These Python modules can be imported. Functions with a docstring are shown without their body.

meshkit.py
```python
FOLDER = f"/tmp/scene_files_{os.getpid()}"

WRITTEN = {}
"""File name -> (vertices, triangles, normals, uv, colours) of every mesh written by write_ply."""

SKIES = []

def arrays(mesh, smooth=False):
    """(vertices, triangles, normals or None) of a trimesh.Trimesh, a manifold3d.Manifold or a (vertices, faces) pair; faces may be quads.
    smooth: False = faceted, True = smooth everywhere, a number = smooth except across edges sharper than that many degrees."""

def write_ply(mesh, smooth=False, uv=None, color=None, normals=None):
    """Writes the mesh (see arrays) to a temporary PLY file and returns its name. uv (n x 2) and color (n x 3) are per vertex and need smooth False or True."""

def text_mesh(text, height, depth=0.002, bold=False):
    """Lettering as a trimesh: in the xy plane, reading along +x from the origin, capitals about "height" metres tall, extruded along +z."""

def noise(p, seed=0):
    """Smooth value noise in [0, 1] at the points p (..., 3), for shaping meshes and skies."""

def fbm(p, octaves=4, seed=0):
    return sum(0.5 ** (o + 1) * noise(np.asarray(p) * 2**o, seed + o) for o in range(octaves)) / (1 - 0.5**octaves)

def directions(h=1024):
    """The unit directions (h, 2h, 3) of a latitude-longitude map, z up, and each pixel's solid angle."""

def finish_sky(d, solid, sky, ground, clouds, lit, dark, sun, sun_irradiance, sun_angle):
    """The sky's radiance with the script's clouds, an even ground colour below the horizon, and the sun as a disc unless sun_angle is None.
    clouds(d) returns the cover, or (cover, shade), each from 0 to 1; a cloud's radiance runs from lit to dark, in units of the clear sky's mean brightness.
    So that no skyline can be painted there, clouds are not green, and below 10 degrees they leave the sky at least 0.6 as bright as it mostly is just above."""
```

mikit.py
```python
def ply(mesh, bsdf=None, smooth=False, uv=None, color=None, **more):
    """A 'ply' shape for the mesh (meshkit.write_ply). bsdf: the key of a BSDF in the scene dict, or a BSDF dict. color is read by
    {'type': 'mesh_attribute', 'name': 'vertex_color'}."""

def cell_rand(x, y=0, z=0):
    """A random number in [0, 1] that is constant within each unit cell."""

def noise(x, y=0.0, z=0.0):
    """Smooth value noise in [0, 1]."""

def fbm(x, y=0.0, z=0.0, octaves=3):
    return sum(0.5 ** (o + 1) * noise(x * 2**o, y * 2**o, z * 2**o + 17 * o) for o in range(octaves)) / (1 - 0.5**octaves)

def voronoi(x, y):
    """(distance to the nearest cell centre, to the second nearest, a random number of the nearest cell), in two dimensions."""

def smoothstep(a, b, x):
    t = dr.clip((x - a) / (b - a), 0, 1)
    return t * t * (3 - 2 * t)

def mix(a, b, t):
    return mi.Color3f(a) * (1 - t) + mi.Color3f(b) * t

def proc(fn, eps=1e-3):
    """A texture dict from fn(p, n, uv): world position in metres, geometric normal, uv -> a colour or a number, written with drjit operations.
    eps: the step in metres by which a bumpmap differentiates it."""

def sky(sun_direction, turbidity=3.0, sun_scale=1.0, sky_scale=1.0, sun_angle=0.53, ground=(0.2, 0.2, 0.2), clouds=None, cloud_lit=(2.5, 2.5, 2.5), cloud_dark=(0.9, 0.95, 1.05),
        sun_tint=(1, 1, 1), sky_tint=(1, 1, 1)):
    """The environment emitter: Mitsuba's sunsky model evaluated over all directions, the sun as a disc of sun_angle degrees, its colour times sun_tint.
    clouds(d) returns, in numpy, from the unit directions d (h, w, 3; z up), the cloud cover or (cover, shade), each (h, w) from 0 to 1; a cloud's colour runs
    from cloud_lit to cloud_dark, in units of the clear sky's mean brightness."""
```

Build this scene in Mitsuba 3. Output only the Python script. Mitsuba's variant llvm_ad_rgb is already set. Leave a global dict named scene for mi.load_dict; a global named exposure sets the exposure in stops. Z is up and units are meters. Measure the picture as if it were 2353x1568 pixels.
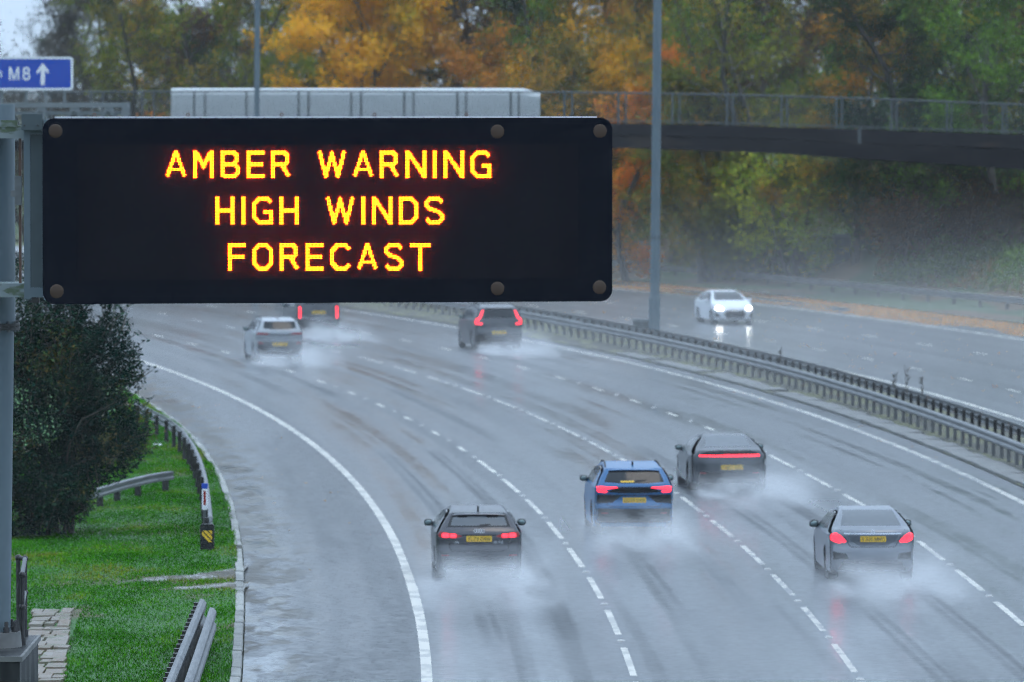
import math, numpy as np, trimesh, shapely, shapely.geometry as sg, drjit as dr, mitsuba as mi, mikit, meshkit
from mikit import proc, noise, fbm, voronoi, smoothstep, mix, cell_rand

T = mi.ScalarTransform4f
scene, labels = {}, {}
rng = np.random.default_rng(7)

# ------------------------------------------------------------------ camera, sky, exposure
FOC, CX, CY, HZ, CAMH = 15800.0, 1176.5, 784.0, 208.0, 10.1
PITCH = math.atan((CY - HZ) / FOC)
scene['camera'] = {'type': 'thinlens', 'fov': 2 * math.degrees(math.atan(1176.5 / FOC)), 'fov_axis': 'x',
                   'aperture_radius': 0.036, 'focus_distance': 99.0, 'near_clip': 1.0, 'far_clip': 6000.0,
                   'to_world': T().look_at(origin=[0, 0, CAMH], target=[0, math.cos(PITCH), CAMH - math.sin(PITCH)], up=[0, 0, 1]),
                   'medium': {'type': 'ref', 'id': 'haze_air'}}


def overcast(d):
    cover = np.ones(d.shape[:2])
    n = meshkit.fbm(d * np.array([3.0, 3.0, 6.0]), 4, seed=3)
    lift = np.clip(d[..., 2], 0, 1)
    return cover, np.clip(1.0 - lift * 1.05 + (n - 0.5) * 0.25, 0, 1)


scene['sky'] = mikit.sky((0.25, -0.35, 0.9), turbidity=4, sun_scale=0.12, sun_angle=30, clouds=overcast,
                         cloud_lit=(3.15, 3.95, 4.95), cloud_dark=(1.38, 1.83, 2.42), ground=(0.12, 0.13, 0.13))
exposure = 1.98
HAZE, MIST, SPRAY = 0.00011, .0046, .78


# ------------------------------------------------------------------ helpers
def nr(v):
    v = np.asarray(v, float)
    return v / (np.linalg.norm(v) + 1e-12)


def ray(px, py):
    c, s = math.cos(PITCH), math.sin(PITCH)
    dx, dz = (px - CX) / FOC, -(py - CY) / FOC
    return np.array([dx, c + dz * s, -s + dz * c])


def at(px, py, z=0.0):
    d = ray(px, py)
    return np.array([0, 0, CAMH]) + d * (z - CAMH) / d[2]


def atY(px, py, Y):
    d = ray(px, py)
    return np.array([0, 0, CAMH]) + d * Y / d[1]


taken = {}


def key(name):
    n = taken.get(name, -1) + 1
    taken[name] = n
    return name if n == 0 else '%s_%03d' % (name, n)


def tag(k, label=None, cat=None, group=None, kind=None):
    d = {a: b for a, b in (('label', label), ('category', cat), ('group', group), ('kind', kind)) if b}
    labels[k] = {**labels.get(k, {}), **d}
    return k


def put(name, mesh, mat, parent=None, smooth=False, label=None, kind=None, **more):
    k = key(parent + '__' + name) if parent else key(name)
    scene[k] = mikit.ply(mesh, mat, smooth=smooth, **more)
    if label or kind:
        tag(k, label, kind=kind)
    return k


def thing(name, label, cat, group=None):
    return tag(key(name), label, cat, group)


def ref(k):
    return {'type': 'ref', 'id': k}


BOXF = np.array([[0, 2, 3, 1], [4, 5, 7, 6], [0, 1, 5, 4], [2, 6, 7, 3], [0, 4, 6, 2], [1, 3, 7, 5]])


class MB:
    """collects quads and triangles into one mesh"""

    def __init__(self):
        self.v, self.f, self.n = [], [], 0

    def add(self, v, f):
        v, f = np.asarray(v, float), np.asarray(f, int)
        if f.shape[1] == 4:
            f = np.vstack([f[:, [0, 1, 2]], f[:, [0, 2, 3]]])
        self.v.append(v)
        self.f.append(f + self.n)
        self.n += len(v)
        return self

    def box(self, c, s, ang=0.0, tilt=None):
        v = np.array([[x, y, z] for z in (-.5, .5) for y in (-.5, .5) for x in (-.5, .5)]) * np.asarray(s, float)
        if tilt is not None:
            v = v @ np.asarray(tilt).T
        ca, sa = math.cos(ang), math.sin(ang)
        v = v @ np.array([[ca, sa, 0], [-sa, ca, 0], [0, 0, 1]]) + np.asarray(c, float)
        return self.add(v, BOXF)

    def bar(self, a, b, w, h=None):
        """box beam between two points"""
        a, b = np.asarray(a, float), np.asarray(b, float)
        d = b - a
        L = np.linalg.norm(d)
        y = d / L
        x = nr(np.cross(y, [0, 0, 1] if abs(y[2]) < .95 else [0, 1, 0]))
        z = np.cross(x, y)
        v = np.array([[i, j, k] for k in (-.5, .5) for j in (-.5, .5) for i in (-.5, .5)]) * np.array([w, L, h or w])
        return self.add(v @ np.stack([x, y, z]) + (a + b) / 2, BOXF)

    def tube(self, pts, rad, n=10, caps=True):
        pts = np.asarray(pts, float)
        rad = np.broadcast_to(np.asarray(rad, float), len(pts))
        t = np.gradient(pts, axis=0)
        t /= np.linalg.norm(t, axis=1, keepdims=True) + 1e-12
        u = np.array([0, 0, 1.0]) if abs(t[0][2]) < .9 else np.array([0, 1.0, 0])
        V, ang = [], np.arange(n) * 2 * np.pi / n
        for p, d, r in zip(pts, t, rad):
            x = nr(np.cross(u, d))
            y = np.cross(d, x)
            u = nr(np.cross(d, x)) if abs(np.dot(u, d)) > .95 else u
            V.append(p + r * (np.cos(ang)[:, None] * x + np.sin(ang)[:, None] * y))
        V = np.vstack(V)
        i = np.arange(n)
        F = []
        for k in range(len(pts) - 1):
            a, b = k * n, (k + 1) * n
            F.append(np.stack([a + i, a + (i + 1) % n, b + (i + 1) % n, b + i], 1))
        F = np.vstack(F)
        F = np.vstack([F[:, [0, 1, 2]], F[:, [0, 2, 3]]])
        if caps:
            m = len(V)
            V = np.vstack([V, pts[:1], pts[-1:]])
            a = (len(pts) - 1) * n
            F = np.vstack([F, np.stack([(i + 1) % n, i, i * 0 + m], 1), np.stack([a + i, a + (i + 1) % n, i * 0 + m + 1], 1)])
        return self.add(V, F)

    def sweep(self, path, prof, closed=True):
        """profile (n,z) swept along a horizontal polyline; n is to the right of travel"""
        path = np.asarray(path, float)
        prof = np.asarray(prof, float)
        t = np.gradient(path, axis=0)
        t[:, 2] = 0
        t /= np.linalg.norm(t, axis=1, keepdims=True) + 1e-12
        right = np.stack([t[:, 1], -t[:, 0], t[:, 0] * 0], 1)
        V = path[:, None, :] + prof[None, :, :1] * right[:, None, :] + prof[None, :, 1:] * np.array([0, 0, 1.0])
        n = len(prof)
        i = np.arange(n if closed else n - 1)
        F = np.vstack([np.stack([k * n + i, k * n + (i + 1) % n, (k + 1) * n + (i + 1) % n, (k + 1) * n + i], 1) for k in range(len(path) - 1)])
        self.add(V.reshape(-1, 3), F)
        if closed:
            for k, flip in ((0, 0), (len(path) - 1, 1)):
                tri = trimesh.creation.triangulate_polygon(sg.Polygon(prof), engine='earcut')
                f = tri[1] if flip else tri[1][:, ::-1]
                P = tri[0]
                self.add(path[k] + P[:, :1] * right[k] + P[:, 1:] * np.array([0, 0, 1.0]), f)
        return self

    def mesh(self):
        return np.vstack(self.v), np.vstack(self.f)


def extrude(poly, M, depth):
    """shapely polygon in local xy, extruded along local z, placed by the 4x4 M"""
    parts = [trimesh.creation.extrude_polygon(g, depth, engine='earcut') for g in getattr(poly, 'geoms', [poly])]
    m = trimesh.util.concatenate(parts)
    m.apply_transform(M)
    return m


def frame(o, x, y):
    x, y = nr(x), nr(y)
    M = np.eye(4)
    M[:3, 0], M[:3, 1], M[:3, 2], M[:3, 3] = x, y, np.cross(x, y), o
    return M


tz = trimesh.transformations.translation_matrix


def rrect(x0, y0, x1, y1, r):
    return sg.box(x0 + r, y0 + r, x1 - r, y1 - r).buffer(r, quad_segs=6)


# ------------------------------------------------------------------ materials
def mat(k, color, rough=0.5, metal=0.0, spec=0.5, two=True, **kw):
    b = {'type': 'principled', 'base_color': color if isinstance(color, dict) else {'type': 'rgb', 'value': list(color)},
         'roughness': rough, 'metallic': metal, 'specular': spec, **kw}
    scene[k] = {'type': 'twosided', 'bsdf': b} if two else b
    return k


def wheel_path(s, o):
    """where tyres have parted the water: two tracks in each 3.7 m lane"""
    f = o - dr.floor(o / 3.72) * 3.72 + .22 * (noise(s * .045, dr.floor(o / 3.72) * 7, 3) - .5)
    a = dr.exp(-dr.square((f - 1.12) / .11)) + dr.exp(-dr.square((f - 1.36) / .10)) + dr.exp(-dr.square((f - 2.58) / .11)) + dr.exp(-dr.square((f - 2.80) / .10))
    return a * smoothstep(.40, .62, noise(s * .03 + 4, dr.floor(o / 3.72) * 3 + 1, 8)) * smoothstep(-.2, .6, o)


def road_tone(p, n, uv):
    s, o = uv.x, uv.y
    grain = fbm(p.x * 9, p.y * 9, 0, 2)
    patch = fbm(s * .035 + 3, o * .5, 0, 3)
    streak = fbm(s * .012, o * 2.3, 5, 3)
    c = mix((.018, .024, .030), (.060, .068, .076), .55 * patch + .45 * streak)
    olive = smoothstep(.55, .72, fbm(s * .03 + 11, o * .9, 4, 3))
    c = mix(c, (.044, .052, .054), olive * .3)
    shoulder = smoothstep(.1, -.3, o)
    chips = smoothstep(.70, .82, noise(p.x * 13, p.y * 7, 2)) * shoulder
    c = mix(c * (.6 + .8 * grain), (.014, .018, .024), chips * .85)
    silt = smoothstep(.50, .64, fbm(p.x * 2.6, p.y * .9, 9, 4) + .09 * smoothstep(-2.4, -3.3, o)) * smoothstep(-1.7, -2.7, o)
    return mix(c, mix((.030, .031, .026), (.055, .050, .038), grain), silt * .8)


def road_rough(p, n, uv):
    s, o = uv.x, uv.y
    streak = fbm(s * .014 + 9, o * 1.5, 1, 3)
    patch = fbm(s * .05 + 20, o * .55, 2, 4)
    fine = noise(p.x * 6, p.y * 2.2, 0)
    t = smoothstep(.42, .64, .5 * streak + .5 * patch)
    coarse = fbm(p.x * 2.3, p.y * .7, 12, 3)
    pool = smoothstep(.52, .60, fbm(p.x * 1.3, p.y * .35, 6, 4)) * smoothstep(-2.1, -3.0, o)
    silt = smoothstep(.50, .64, fbm(p.x * 2.6, p.y * .9, 9, 4) + .09 * smoothstep(-2.4, -3.3, o)) * smoothstep(-1.7, -2.7, o)
    shoulder = smoothstep(.1, -.4, o) * (.05 + .16 * smoothstep(.35, .7, fbm(p.x * 9, p.y * 7, 4, 3)))
    lines = smoothstep(.46, .64, fbm(s * .011 + 31, o * 3.1, 7, 3)) * smoothstep(-.2, .6, o)
    r = .135 + .10 * lines + .13 * t + .06 * fine + .07 * (coarse - .3) + .22 * wheel_path(s, o) + shoulder + .14 * silt
    return dr.clip(r * (1 - .7 * pool), .05, .6)


def road_bump(p, n, uv):
    return fbm(p.x * 14, p.y * 14, 0, 2) * 1.0


scene['asphalt'] = {'type': 'principled', 'base_color': proc(road_tone), 'roughness': proc(road_rough), 'specular': .6}


def road2_tone(p, n, uv):
    return mix((.036, .042, .05), (.062, .07, .078), fbm(uv.x * .02, uv.y * 1.6, 3, 3)) * (.8 + .4 * noise(p.x * 9, p.y * 9, 1))


scene['asphalt_opposite'] = {'type': 'principled', 'base_color': proc(road2_tone), 'roughness': proc(lambda p, n, uv: .18 + .12 * fbm(uv.x * .02, uv.y * 1.3, 0, 2)), 'specular': .6}


def paint_tone(p, n, uv):
    w = smoothstep(.42, .62, fbm(p.x * 3.1, p.y * 1.6, 0, 3))
    return mix((.40, .395, .36), (.26, .265, .25), w)


mat('road_paint', proc(paint_tone), .35)


def paint_worn(p, n, uv):
    w = smoothstep(.45, .66, fbm(p.x * 5.3, p.y * 2.6, 4, 3))
    return mix((.33, .325, .30), (.12, .13, .14), w)


mat('road_paint_worn', proc(paint_worn), .35)
mat('stud_body', (.30, .31, .31), .3)


def kerb_tone(p, n, uv):
    return mix((.09, .10, .09), (.24, .25, .24), fbm(p.x * 6, p.y * 6, p.z * 6, 3)) * (.7 + .5 * smoothstep(.3, .6, noise(p.x * 2, p.y * .7, 3)))


mat('kerb_stone', proc(kerb_tone), .45)


def soil_tone(p, n, uv):
    g = fbm(p.x * 1.3, p.y * .7, 0, 4)
    c = mix((.012, .060, .010), (.022, .10, .014), g)
    return mix(c, (.06, .055, .028), smoothstep(.58, .74, fbm(p.x * .6 + 7, p.y * .25, 2, 3)))


mat('verge_soil', proc(soil_tone), .7)


def bank_tone(p, n, uv):
    g = fbm(p.x * .8, p.y * .4, p.z, 4)
    c = mix((.016, .034, .014), (.036, .062, .02), g)
    return mix(c, (.06, .042, .022), smoothstep(.5, .68, fbm(p.x * .3 + 4, p.y * .1, 2, 3)))


mat('bank_grass', proc(bank_tone), .8)
mat('field_grass', proc(lambda p, n, uv: mix((.04, .06, .025), (.07, .08, .04), fbm(p.x * .1, p.y * .1, 0, 3))), .9)
VC = {'type': 'mesh_attribute', 'name': 'vertex_color'}
scene['leaf'] = {'type': 'principledthin', 'base_color': VC, 'roughness': .6, 'diff_trans': .7, 'spec_trans': 0.0, 'eta': 1.2}
scene['wet_leaf'] = {'type': 'principledthin', 'base_color': VC, 'roughness': .45, 'diff_trans': .4, 'spec_trans': 0.0, 'eta': 1.22}
scene['grass_blade'] = {'type': 'twosided', 'bsdf': {'type': 'diffuse', 'reflectance': VC}}


def bark_tone(p, n, uv):
    return mix((.035, .034, .03), (.085, .08, .07), fbm(p.x * 4, p.y * 4, p.z * 1.2, 3))


mat('bark', proc(bark_tone), .8)


def galv_tone(p, n, uv):
    a = fbm(p.x * 7, p.y * 1.2, p.z * 9, 3)
    return mix((.085, .095, .105), (.19, .205, .215), a)


mat('galvanised', proc(galv_tone), .42, .55)


def galv_old(p, n, uv):
    a = fbm(p.x * 4, p.y * .8, p.z * 8, 3)
    c = mix((.075, .085, .09), (.16, .175, .185), a)
    return mix(c, (.16, .10, .07), smoothstep(.62, .75, fbm(p.x * 9, p.y * 2.0, p.z * 5, 3)) * .6)


mat('galvanised_old', proc(galv_old), .5, .35)


def steel_grey(p, n, uv):
    a = fbm(p.x * 3, p.y * 3, p.z * 1.1, 3)
    return mix((.070, .105, .130), (.10, .14, .165), a)


mat('painted_steel', proc(steel_grey), .42)


def steel_algae(p, n, uv):
    a = fbm(p.x * 5, p.y * 5, p.z * 9, 3)
    return mix((.15, .19, .205), (.055, .085, .05), smoothstep(.45, .65, a))


mat('algae_steel', proc(steel_algae), .5)
mat('teal_panel', proc(lambda p, n, uv: mix((.032, .052, .062), (.045, .068, .078), fbm(p.x * 4, p.y * 4, p.z * 4, 3))), .5)
mat('dark_iron', proc(lambda p, n, uv: mix((.018, .019, .02), (.05, .05, .052), fbm(p.x * 9, p.y * 9, p.z * 5, 3))), .38, .3)
mat('sign_black', proc(lambda p, n, uv: mix((.002, .004, .009), (.004, .006, .012), fbm(p.x * 1.5, p.y, p.z * 5, 3))), .5, spec=.015)
mat('sign_window', proc(lambda p, n, uv: mix((.0045, .005, .009), (.0065, .007, .012), fbm(p.x * 7, p.y, p.z * 1.3, 4))), .5, spec=.015)
mat('sign_trim', (.50, .53, .60), .35, .4)
mat('amber_lens', (.045, .028, .018), .35, spec=.3)
mat('rust', (.10, .055, .04), .7)
mat('sign_blue', (.008, .050, .36), .4)
mat('sign_white', (.62, .66, .70), .4)
mat('gantry_grey', proc(lambda p, n, uv: mix((.10, .125, .14), (.15, .175, .19), fbm(p.x, p.y, p.z * 3, 3))), .5)


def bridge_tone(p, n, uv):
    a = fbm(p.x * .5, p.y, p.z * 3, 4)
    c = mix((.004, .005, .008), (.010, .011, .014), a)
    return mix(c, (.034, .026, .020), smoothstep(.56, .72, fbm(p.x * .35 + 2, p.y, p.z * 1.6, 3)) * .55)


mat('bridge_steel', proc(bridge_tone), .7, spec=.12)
mat('parapet_steel', (.045, .060, .066), .55)
mat('trailer_skin', proc(lambda p, n, uv: mix((.38, .43, .45), (.45, .50, .52), fbm(p.x, p.y, p.z * 4, 2))), .35)
mat('trailer_rib', (.40, .45, .47), .4)


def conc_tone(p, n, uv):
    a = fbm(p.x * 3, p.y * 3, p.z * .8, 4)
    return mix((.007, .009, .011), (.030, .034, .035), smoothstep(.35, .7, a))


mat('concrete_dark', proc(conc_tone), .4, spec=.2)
mat('concrete', proc(lambda p, n, uv: mix((.06, .066, .068), (.15, .155, .152), fbm(p.x * 4, p.y * 4, p.z * 4, 3))), .5)


def slab_tone(p, n, uv):
    r = cell_rand(dr.floor(p.x * 2.1), dr.floor(p.y * 1.3))
    c = mix((.125, .095, .065), (.17, .155, .135), r)
    return mix(c, (.10, .10, .06), smoothstep(.52, .70, fbm(p.x * 4, p.y * 3, 0, 4)))


mat('paving', proc(slab_tone), .38)
mat('mud', proc(lambda p, n, uv: mix((.035, .036, .03), (.075, .07, .052), fbm(p.x * 5, p.y * 2, 0, 4))), proc(lambda p, n, uv: .22 + .45 * smoothstep(.35, .6, fbm(p.x * 3, p.y * 1.2, 4, 3))))
mat('tyre', (.012, .013, .014), .65)
mat('rim_metal', (.42, .44, .46), .3, .8)
mat('car_glass', (.007, .012, .017), .10, spec=.4)
mat('misted_sky_glass', (.07, .085, .10), .3, spec=.5)  # misted rear glass; sky reflection also mixed into its paler base colour
mat('black_plastic', (.010, .012, .014), .5, spec=.3)
mat('gloss_black', (.007, .009, .012), .22, spec=.35)
mat('chrome', (.62, .65, .69), .16, 1.0)
mat('red_lens', (.22, .012, .014), .2)
mat('amber_small', (.55, .14, .02), .3)
mat('mirror_glass', (.16, .22, .23), .12, .7)
mat('plate_yellow', (.62, .40, .025), .35)
mat('plate_white', (.66, .68, .70), .35)
mat('print_black', (.012, .012, .012), .5)
for k, c, m in (('paint_black', (.028, .030, .040), .45), ('paint_blue', (.009, .088, .225), .35), ('paint_charcoal', (.030, .037, .047), .4),
                ('paint_silver', (.145, .165, .195), .5), ('paint_pearl', (.25, .28, .31), .2), ('paint_slate', (.028, .034, .042), .3),
                ('paint_graphite', (.028, .034, .042), .35), ('paint_white', (.50, .54, .58), 0.0)):
    mat(k, c, .25, m, spec=.8, clearcoat=1.0, clearcoat_gloss=.9)


def lamp(k, rgb):
    return {'type': 'area', 'radiance': {'type': 'rgb', 'value': list(rgb)}}


LED = lamp('led', (15.0, .60, .004))
TAIL = lamp('tail', (1.05, .016, .035))
HEAD = lamp('head', (7.0, 7.0, 6.4))
mat('lamp_body', (.2, .03, .03), .3, two=False)
mat('head_body', (.6, .6, .6), .3, two=False)
mat('led_body', (.25, .12, .02), .5, two=False)

# ------------------------------------------------------------------ the road's alignment
Sg = np.arange(-120.0, 420.5, .5)
_k = np.interp(Sg, [-120, 0, 260, 420], [.00045, .000633, .00168, .00168])
_th = np.concatenate([[0], np.cumsum((_k[1:] + _k[:-1]) * .25)])
_th += .01531 - np.interp(0, Sg, _th)
_x = np.concatenate([[0], np.cumsum(-np.sin((_th[1:] + _th[:-1]) / 2) * .5)])
_y = np.concatenate([[0], np.cumsum(np.cos((_th[1:] + _th[:-1]) / 2) * .5)])
_x += -1.195 - np.interp(0, Sg, _x)
_y += 110 - np.interp(0, Sg, _y)


def pos(s, o, z=0.0):
    s = np.asarray(s, float)
    o = np.broadcast_to(np.asarray(o, float), s.shape)
    th = np.interp(s, Sg, _th)
    return np.stack([np.interp(s, Sg, _x) + o * np.cos(th), np.interp(s, Sg, _y) + o * np.sin(th), np.broadcast_to(z, s.shape)], -1)


def loc(p):
    j = int(((_x - p[0]) ** 2 + (_y - p[1]) ** 2).argmin())
    return Sg[j], (p[0] - _x[j]) * math.cos(_th[j]) + (p[1] - _y[j]) * math.sin(_th[j])


def heading(s):
    return float(np.interp(s, Sg, _th))


def poly(c, lo, hi):
    return lambda s: np.polyval(c, np.clip(s, lo, hi))


def drawn(pts, z=0.0, deg=3):
    q = np.array([loc(at(x, y, z)) for x, y in pts])
    return poly(np.polyfit(q[:, 0], q[:, 1], deg), q[:, 0].min(), q[:, 0].max())


o_edge = poly([-9.76e-05, .0058756, -.1684686], 5, 190)
o_d1 = poly([-1.097e-4, .0127736, 3.3459529], 5, 175)
o_d2 = poly([-8.22e-5, .0118626, 7.2159975], 5, 175)
o_d3 = poly([-1.082e-4, .0211335, 10.90698], 10, 190)
o_re = poly([-9.48e-5, .0254729, 14.640259], 20, 210)
o_kerb = drawn([(548, 1568), (570, 1400), (568, 1310), (553, 1262), (530, 1180), (500, 1090), (475, 1040), (452, 1008), (380, 952), (330, 925)], .0, 3)
o_near = lambda s: np.interp(s, [0, 73, 125, 200, 330], [16.3, 17.9, 18.6, 18.9, 18.9])
o_far = lambda s: o_near(s) + 1.15
o_oL = lambda s: np.interp(s, [0, 125, 200, 330], [19.4, 21.9, 22.1, 22.1])          # right carriageway's edge by the reserve
o_oa = poly([-1.917e-4, .0583412, 21.3729083], 100, 175)
o_ob = lambda s: np.interp(s, [100, 150, 200], [31.0, 31.2, 30.6]) * 1.0
o_oe = poly([.0090997, 34.7597589], 100, 235)
o_oK = lambda s: o_oe(s) + 4.4

SR = np.arange(-70, 330.1, 2.0)


def ribbon(f0, f1, s, z0, z1=None, n=2):
    """sheet between two offset curves; uv = (s, offset)"""
    z1 = z0 if z1 is None else z1
    t = np.linspace(0, 1, n)
    O = f0(s)[:, None] * (1 - t) + f1(s)[:, None] * t
    S = np.repeat(s[:, None], n, 1)
    Z = np.broadcast_to(np.asarray(z0), s.shape)[:, None] * (1 - t) + np.broadcast_to(np.asarray(z1), s.shape)[:, None] * t
    P = pos(S.ravel(), O.ravel(), Z.ravel())
    i = np.arange(len(s) - 1)[:, None] * n + np.arange(n - 1)[None]
    i = i.ravel()
    F = np.stack([i, i + 1, i + n + 1, i + n], 1)
    return (P, F), np.stack([S.ravel(), O.ravel()], 1)


def sheet(name, f0, f1, s, z, m, n=2, parent=None, z1=None, kind='structure', smooth=True):
    g, uv = ribbon(f0, f1, s, z, z1, n)
    return put(name, g, m, parent, smooth=smooth, uv=uv, kind=kind)


# ------------------------------------------------------------------ ground and roads
g = np.linspace(-1, 1, 41)
gx, gy = np.meshgrid(np.sign(g) * np.abs(g) ** 1.6 * 3000, 150 + np.sign(g) * np.abs(g) ** 1.6 * 3000)
i = (np.arange(40)[:, None] * 41 + np.arange(40)[None]).ravel()
put('ground', (np.stack([gx.ravel(), gy.ravel(), gx.ravel() * 0 - .12], 1), np.stack([i, i + 1, i + 42, i + 41], 1)), 'field_grass', kind='structure')
road = sheet('road', lambda s: o_kerb(s) + .02, lambda s: o_re(s) + .75, SR, 0.0, 'asphalt', 24)
road2 = sheet('road', o_oL, o_oK, SR, 0.0, 'asphalt_opposite', 16)
tag(road2, 'carriageway beyond the central reserve')
tag(road, 'wet carriageway with the hard shoulder')
# central reserve: drain strip of slabs, mossy soil
mat('reserve_soil', proc(lambda p, n, uv: mix((.05, .052, .045), (.085, .09, .05), smoothstep(.4, .65, fbm(p.x * 2, p.y * .7, 0, 4)))), .7)
sheet('central_reserve', lambda s: o_re(s) + .75, o_oL, SR, .03, 'reserve_soil', 6)


def line_mark(name, f, w, s, parent, m='road_paint', z=.004):
    return sheet(name, lambda q: f(q) - w / 2, lambda q: f(q) + w / 2, s, z, m, 2, parent, kind=None)


line_mark('edge_line', o_edge, .19, np.arange(-70, 152, 2.0), road)
line_mark('edge_line', o_re, .19, np.arange(-70, 300, 2.0), road, 'road_paint_worn')
line_mark('edge_line', o_oe, .24, np.arange(60, 300, 2.0), road2)
line_mark('edge_line', lambda s: o_oL(s) + .75, .18, np.arange(60, 300, 2.0), road2)


def lane(f, first, parent, s_long=93., off=0.0, lo=-40, hi=290, studs=True, worn=False):
    """9 m module: 6 m marks close by, 2 m marks farther on; a stud in each gap"""
    for k in range(int((lo - first) / 9) - 1, int((hi - first) / 9)):
        c = first + 9 * k
        if not lo < c < hi:
            continue
        h = 3.0 if c < s_long else 1.15
        line_mark('lane_mark', f, .12, np.linspace(c - h, c + h, 5), parent, 'road_paint_worn' if worn else 'road_paint')
        if studs and c < 125:
            q = pos(np.array(c + 4.5), f(np.array(c + 4.5)), .004)
            m = MB()
            for dz, sc in ((0, 1.0), (.016, .62)):
                pass
            w = .075
            base = np.array([[-w, -w, 0], [w, -w, 0], [w, w, 0], [-w, w, 0]])
            top = base * np.array([.6, .6, 0]) + np.array([0, 0, .024])
            m.add(np.vstack([base, top]) @ np.array([[1, 0, 0], [0, 1.3, 0], [0, 0, 1]]) + q, [[0, 1, 5, 4], [1, 2, 6, 5], [2, 3, 7, 6], [3, 0, 4, 7], [4, 5, 6, 7]])
            put('road_stud', m.mesh(), 'stud_body', parent)


lane(o_d1, 11.3, road, 75)
lane(o_d2, 12.0, road, 150, worn=True)
lane(o_d3, 22.2, road, 90)
lane(o_oa, 154.2, road2, 0, lo=90, studs=False)
lane(o_ob, 158.8, road2, 0, lo=90, studs=False)
lane(lambda s: (o_oa(s) + o_ob(s)) / 2 + .1, 156.5, road2, 0, lo=110, hi=170, studs=False) if False else None

# verge on the left: gently uneven turf, kerbed along the shoulder
sv = np.arange(-20, 150, .5)
tv = np.linspace(0, 1, 40) ** 1.5


def verge_z(x, y):
    p = np.stack([np.asarray(x) * .35, np.asarray(y) * .22, np.asarray(x) * 0], -1)
    return .085 + .10 * (meshkit.fbm(p, 3, seed=5) - .5)


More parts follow.
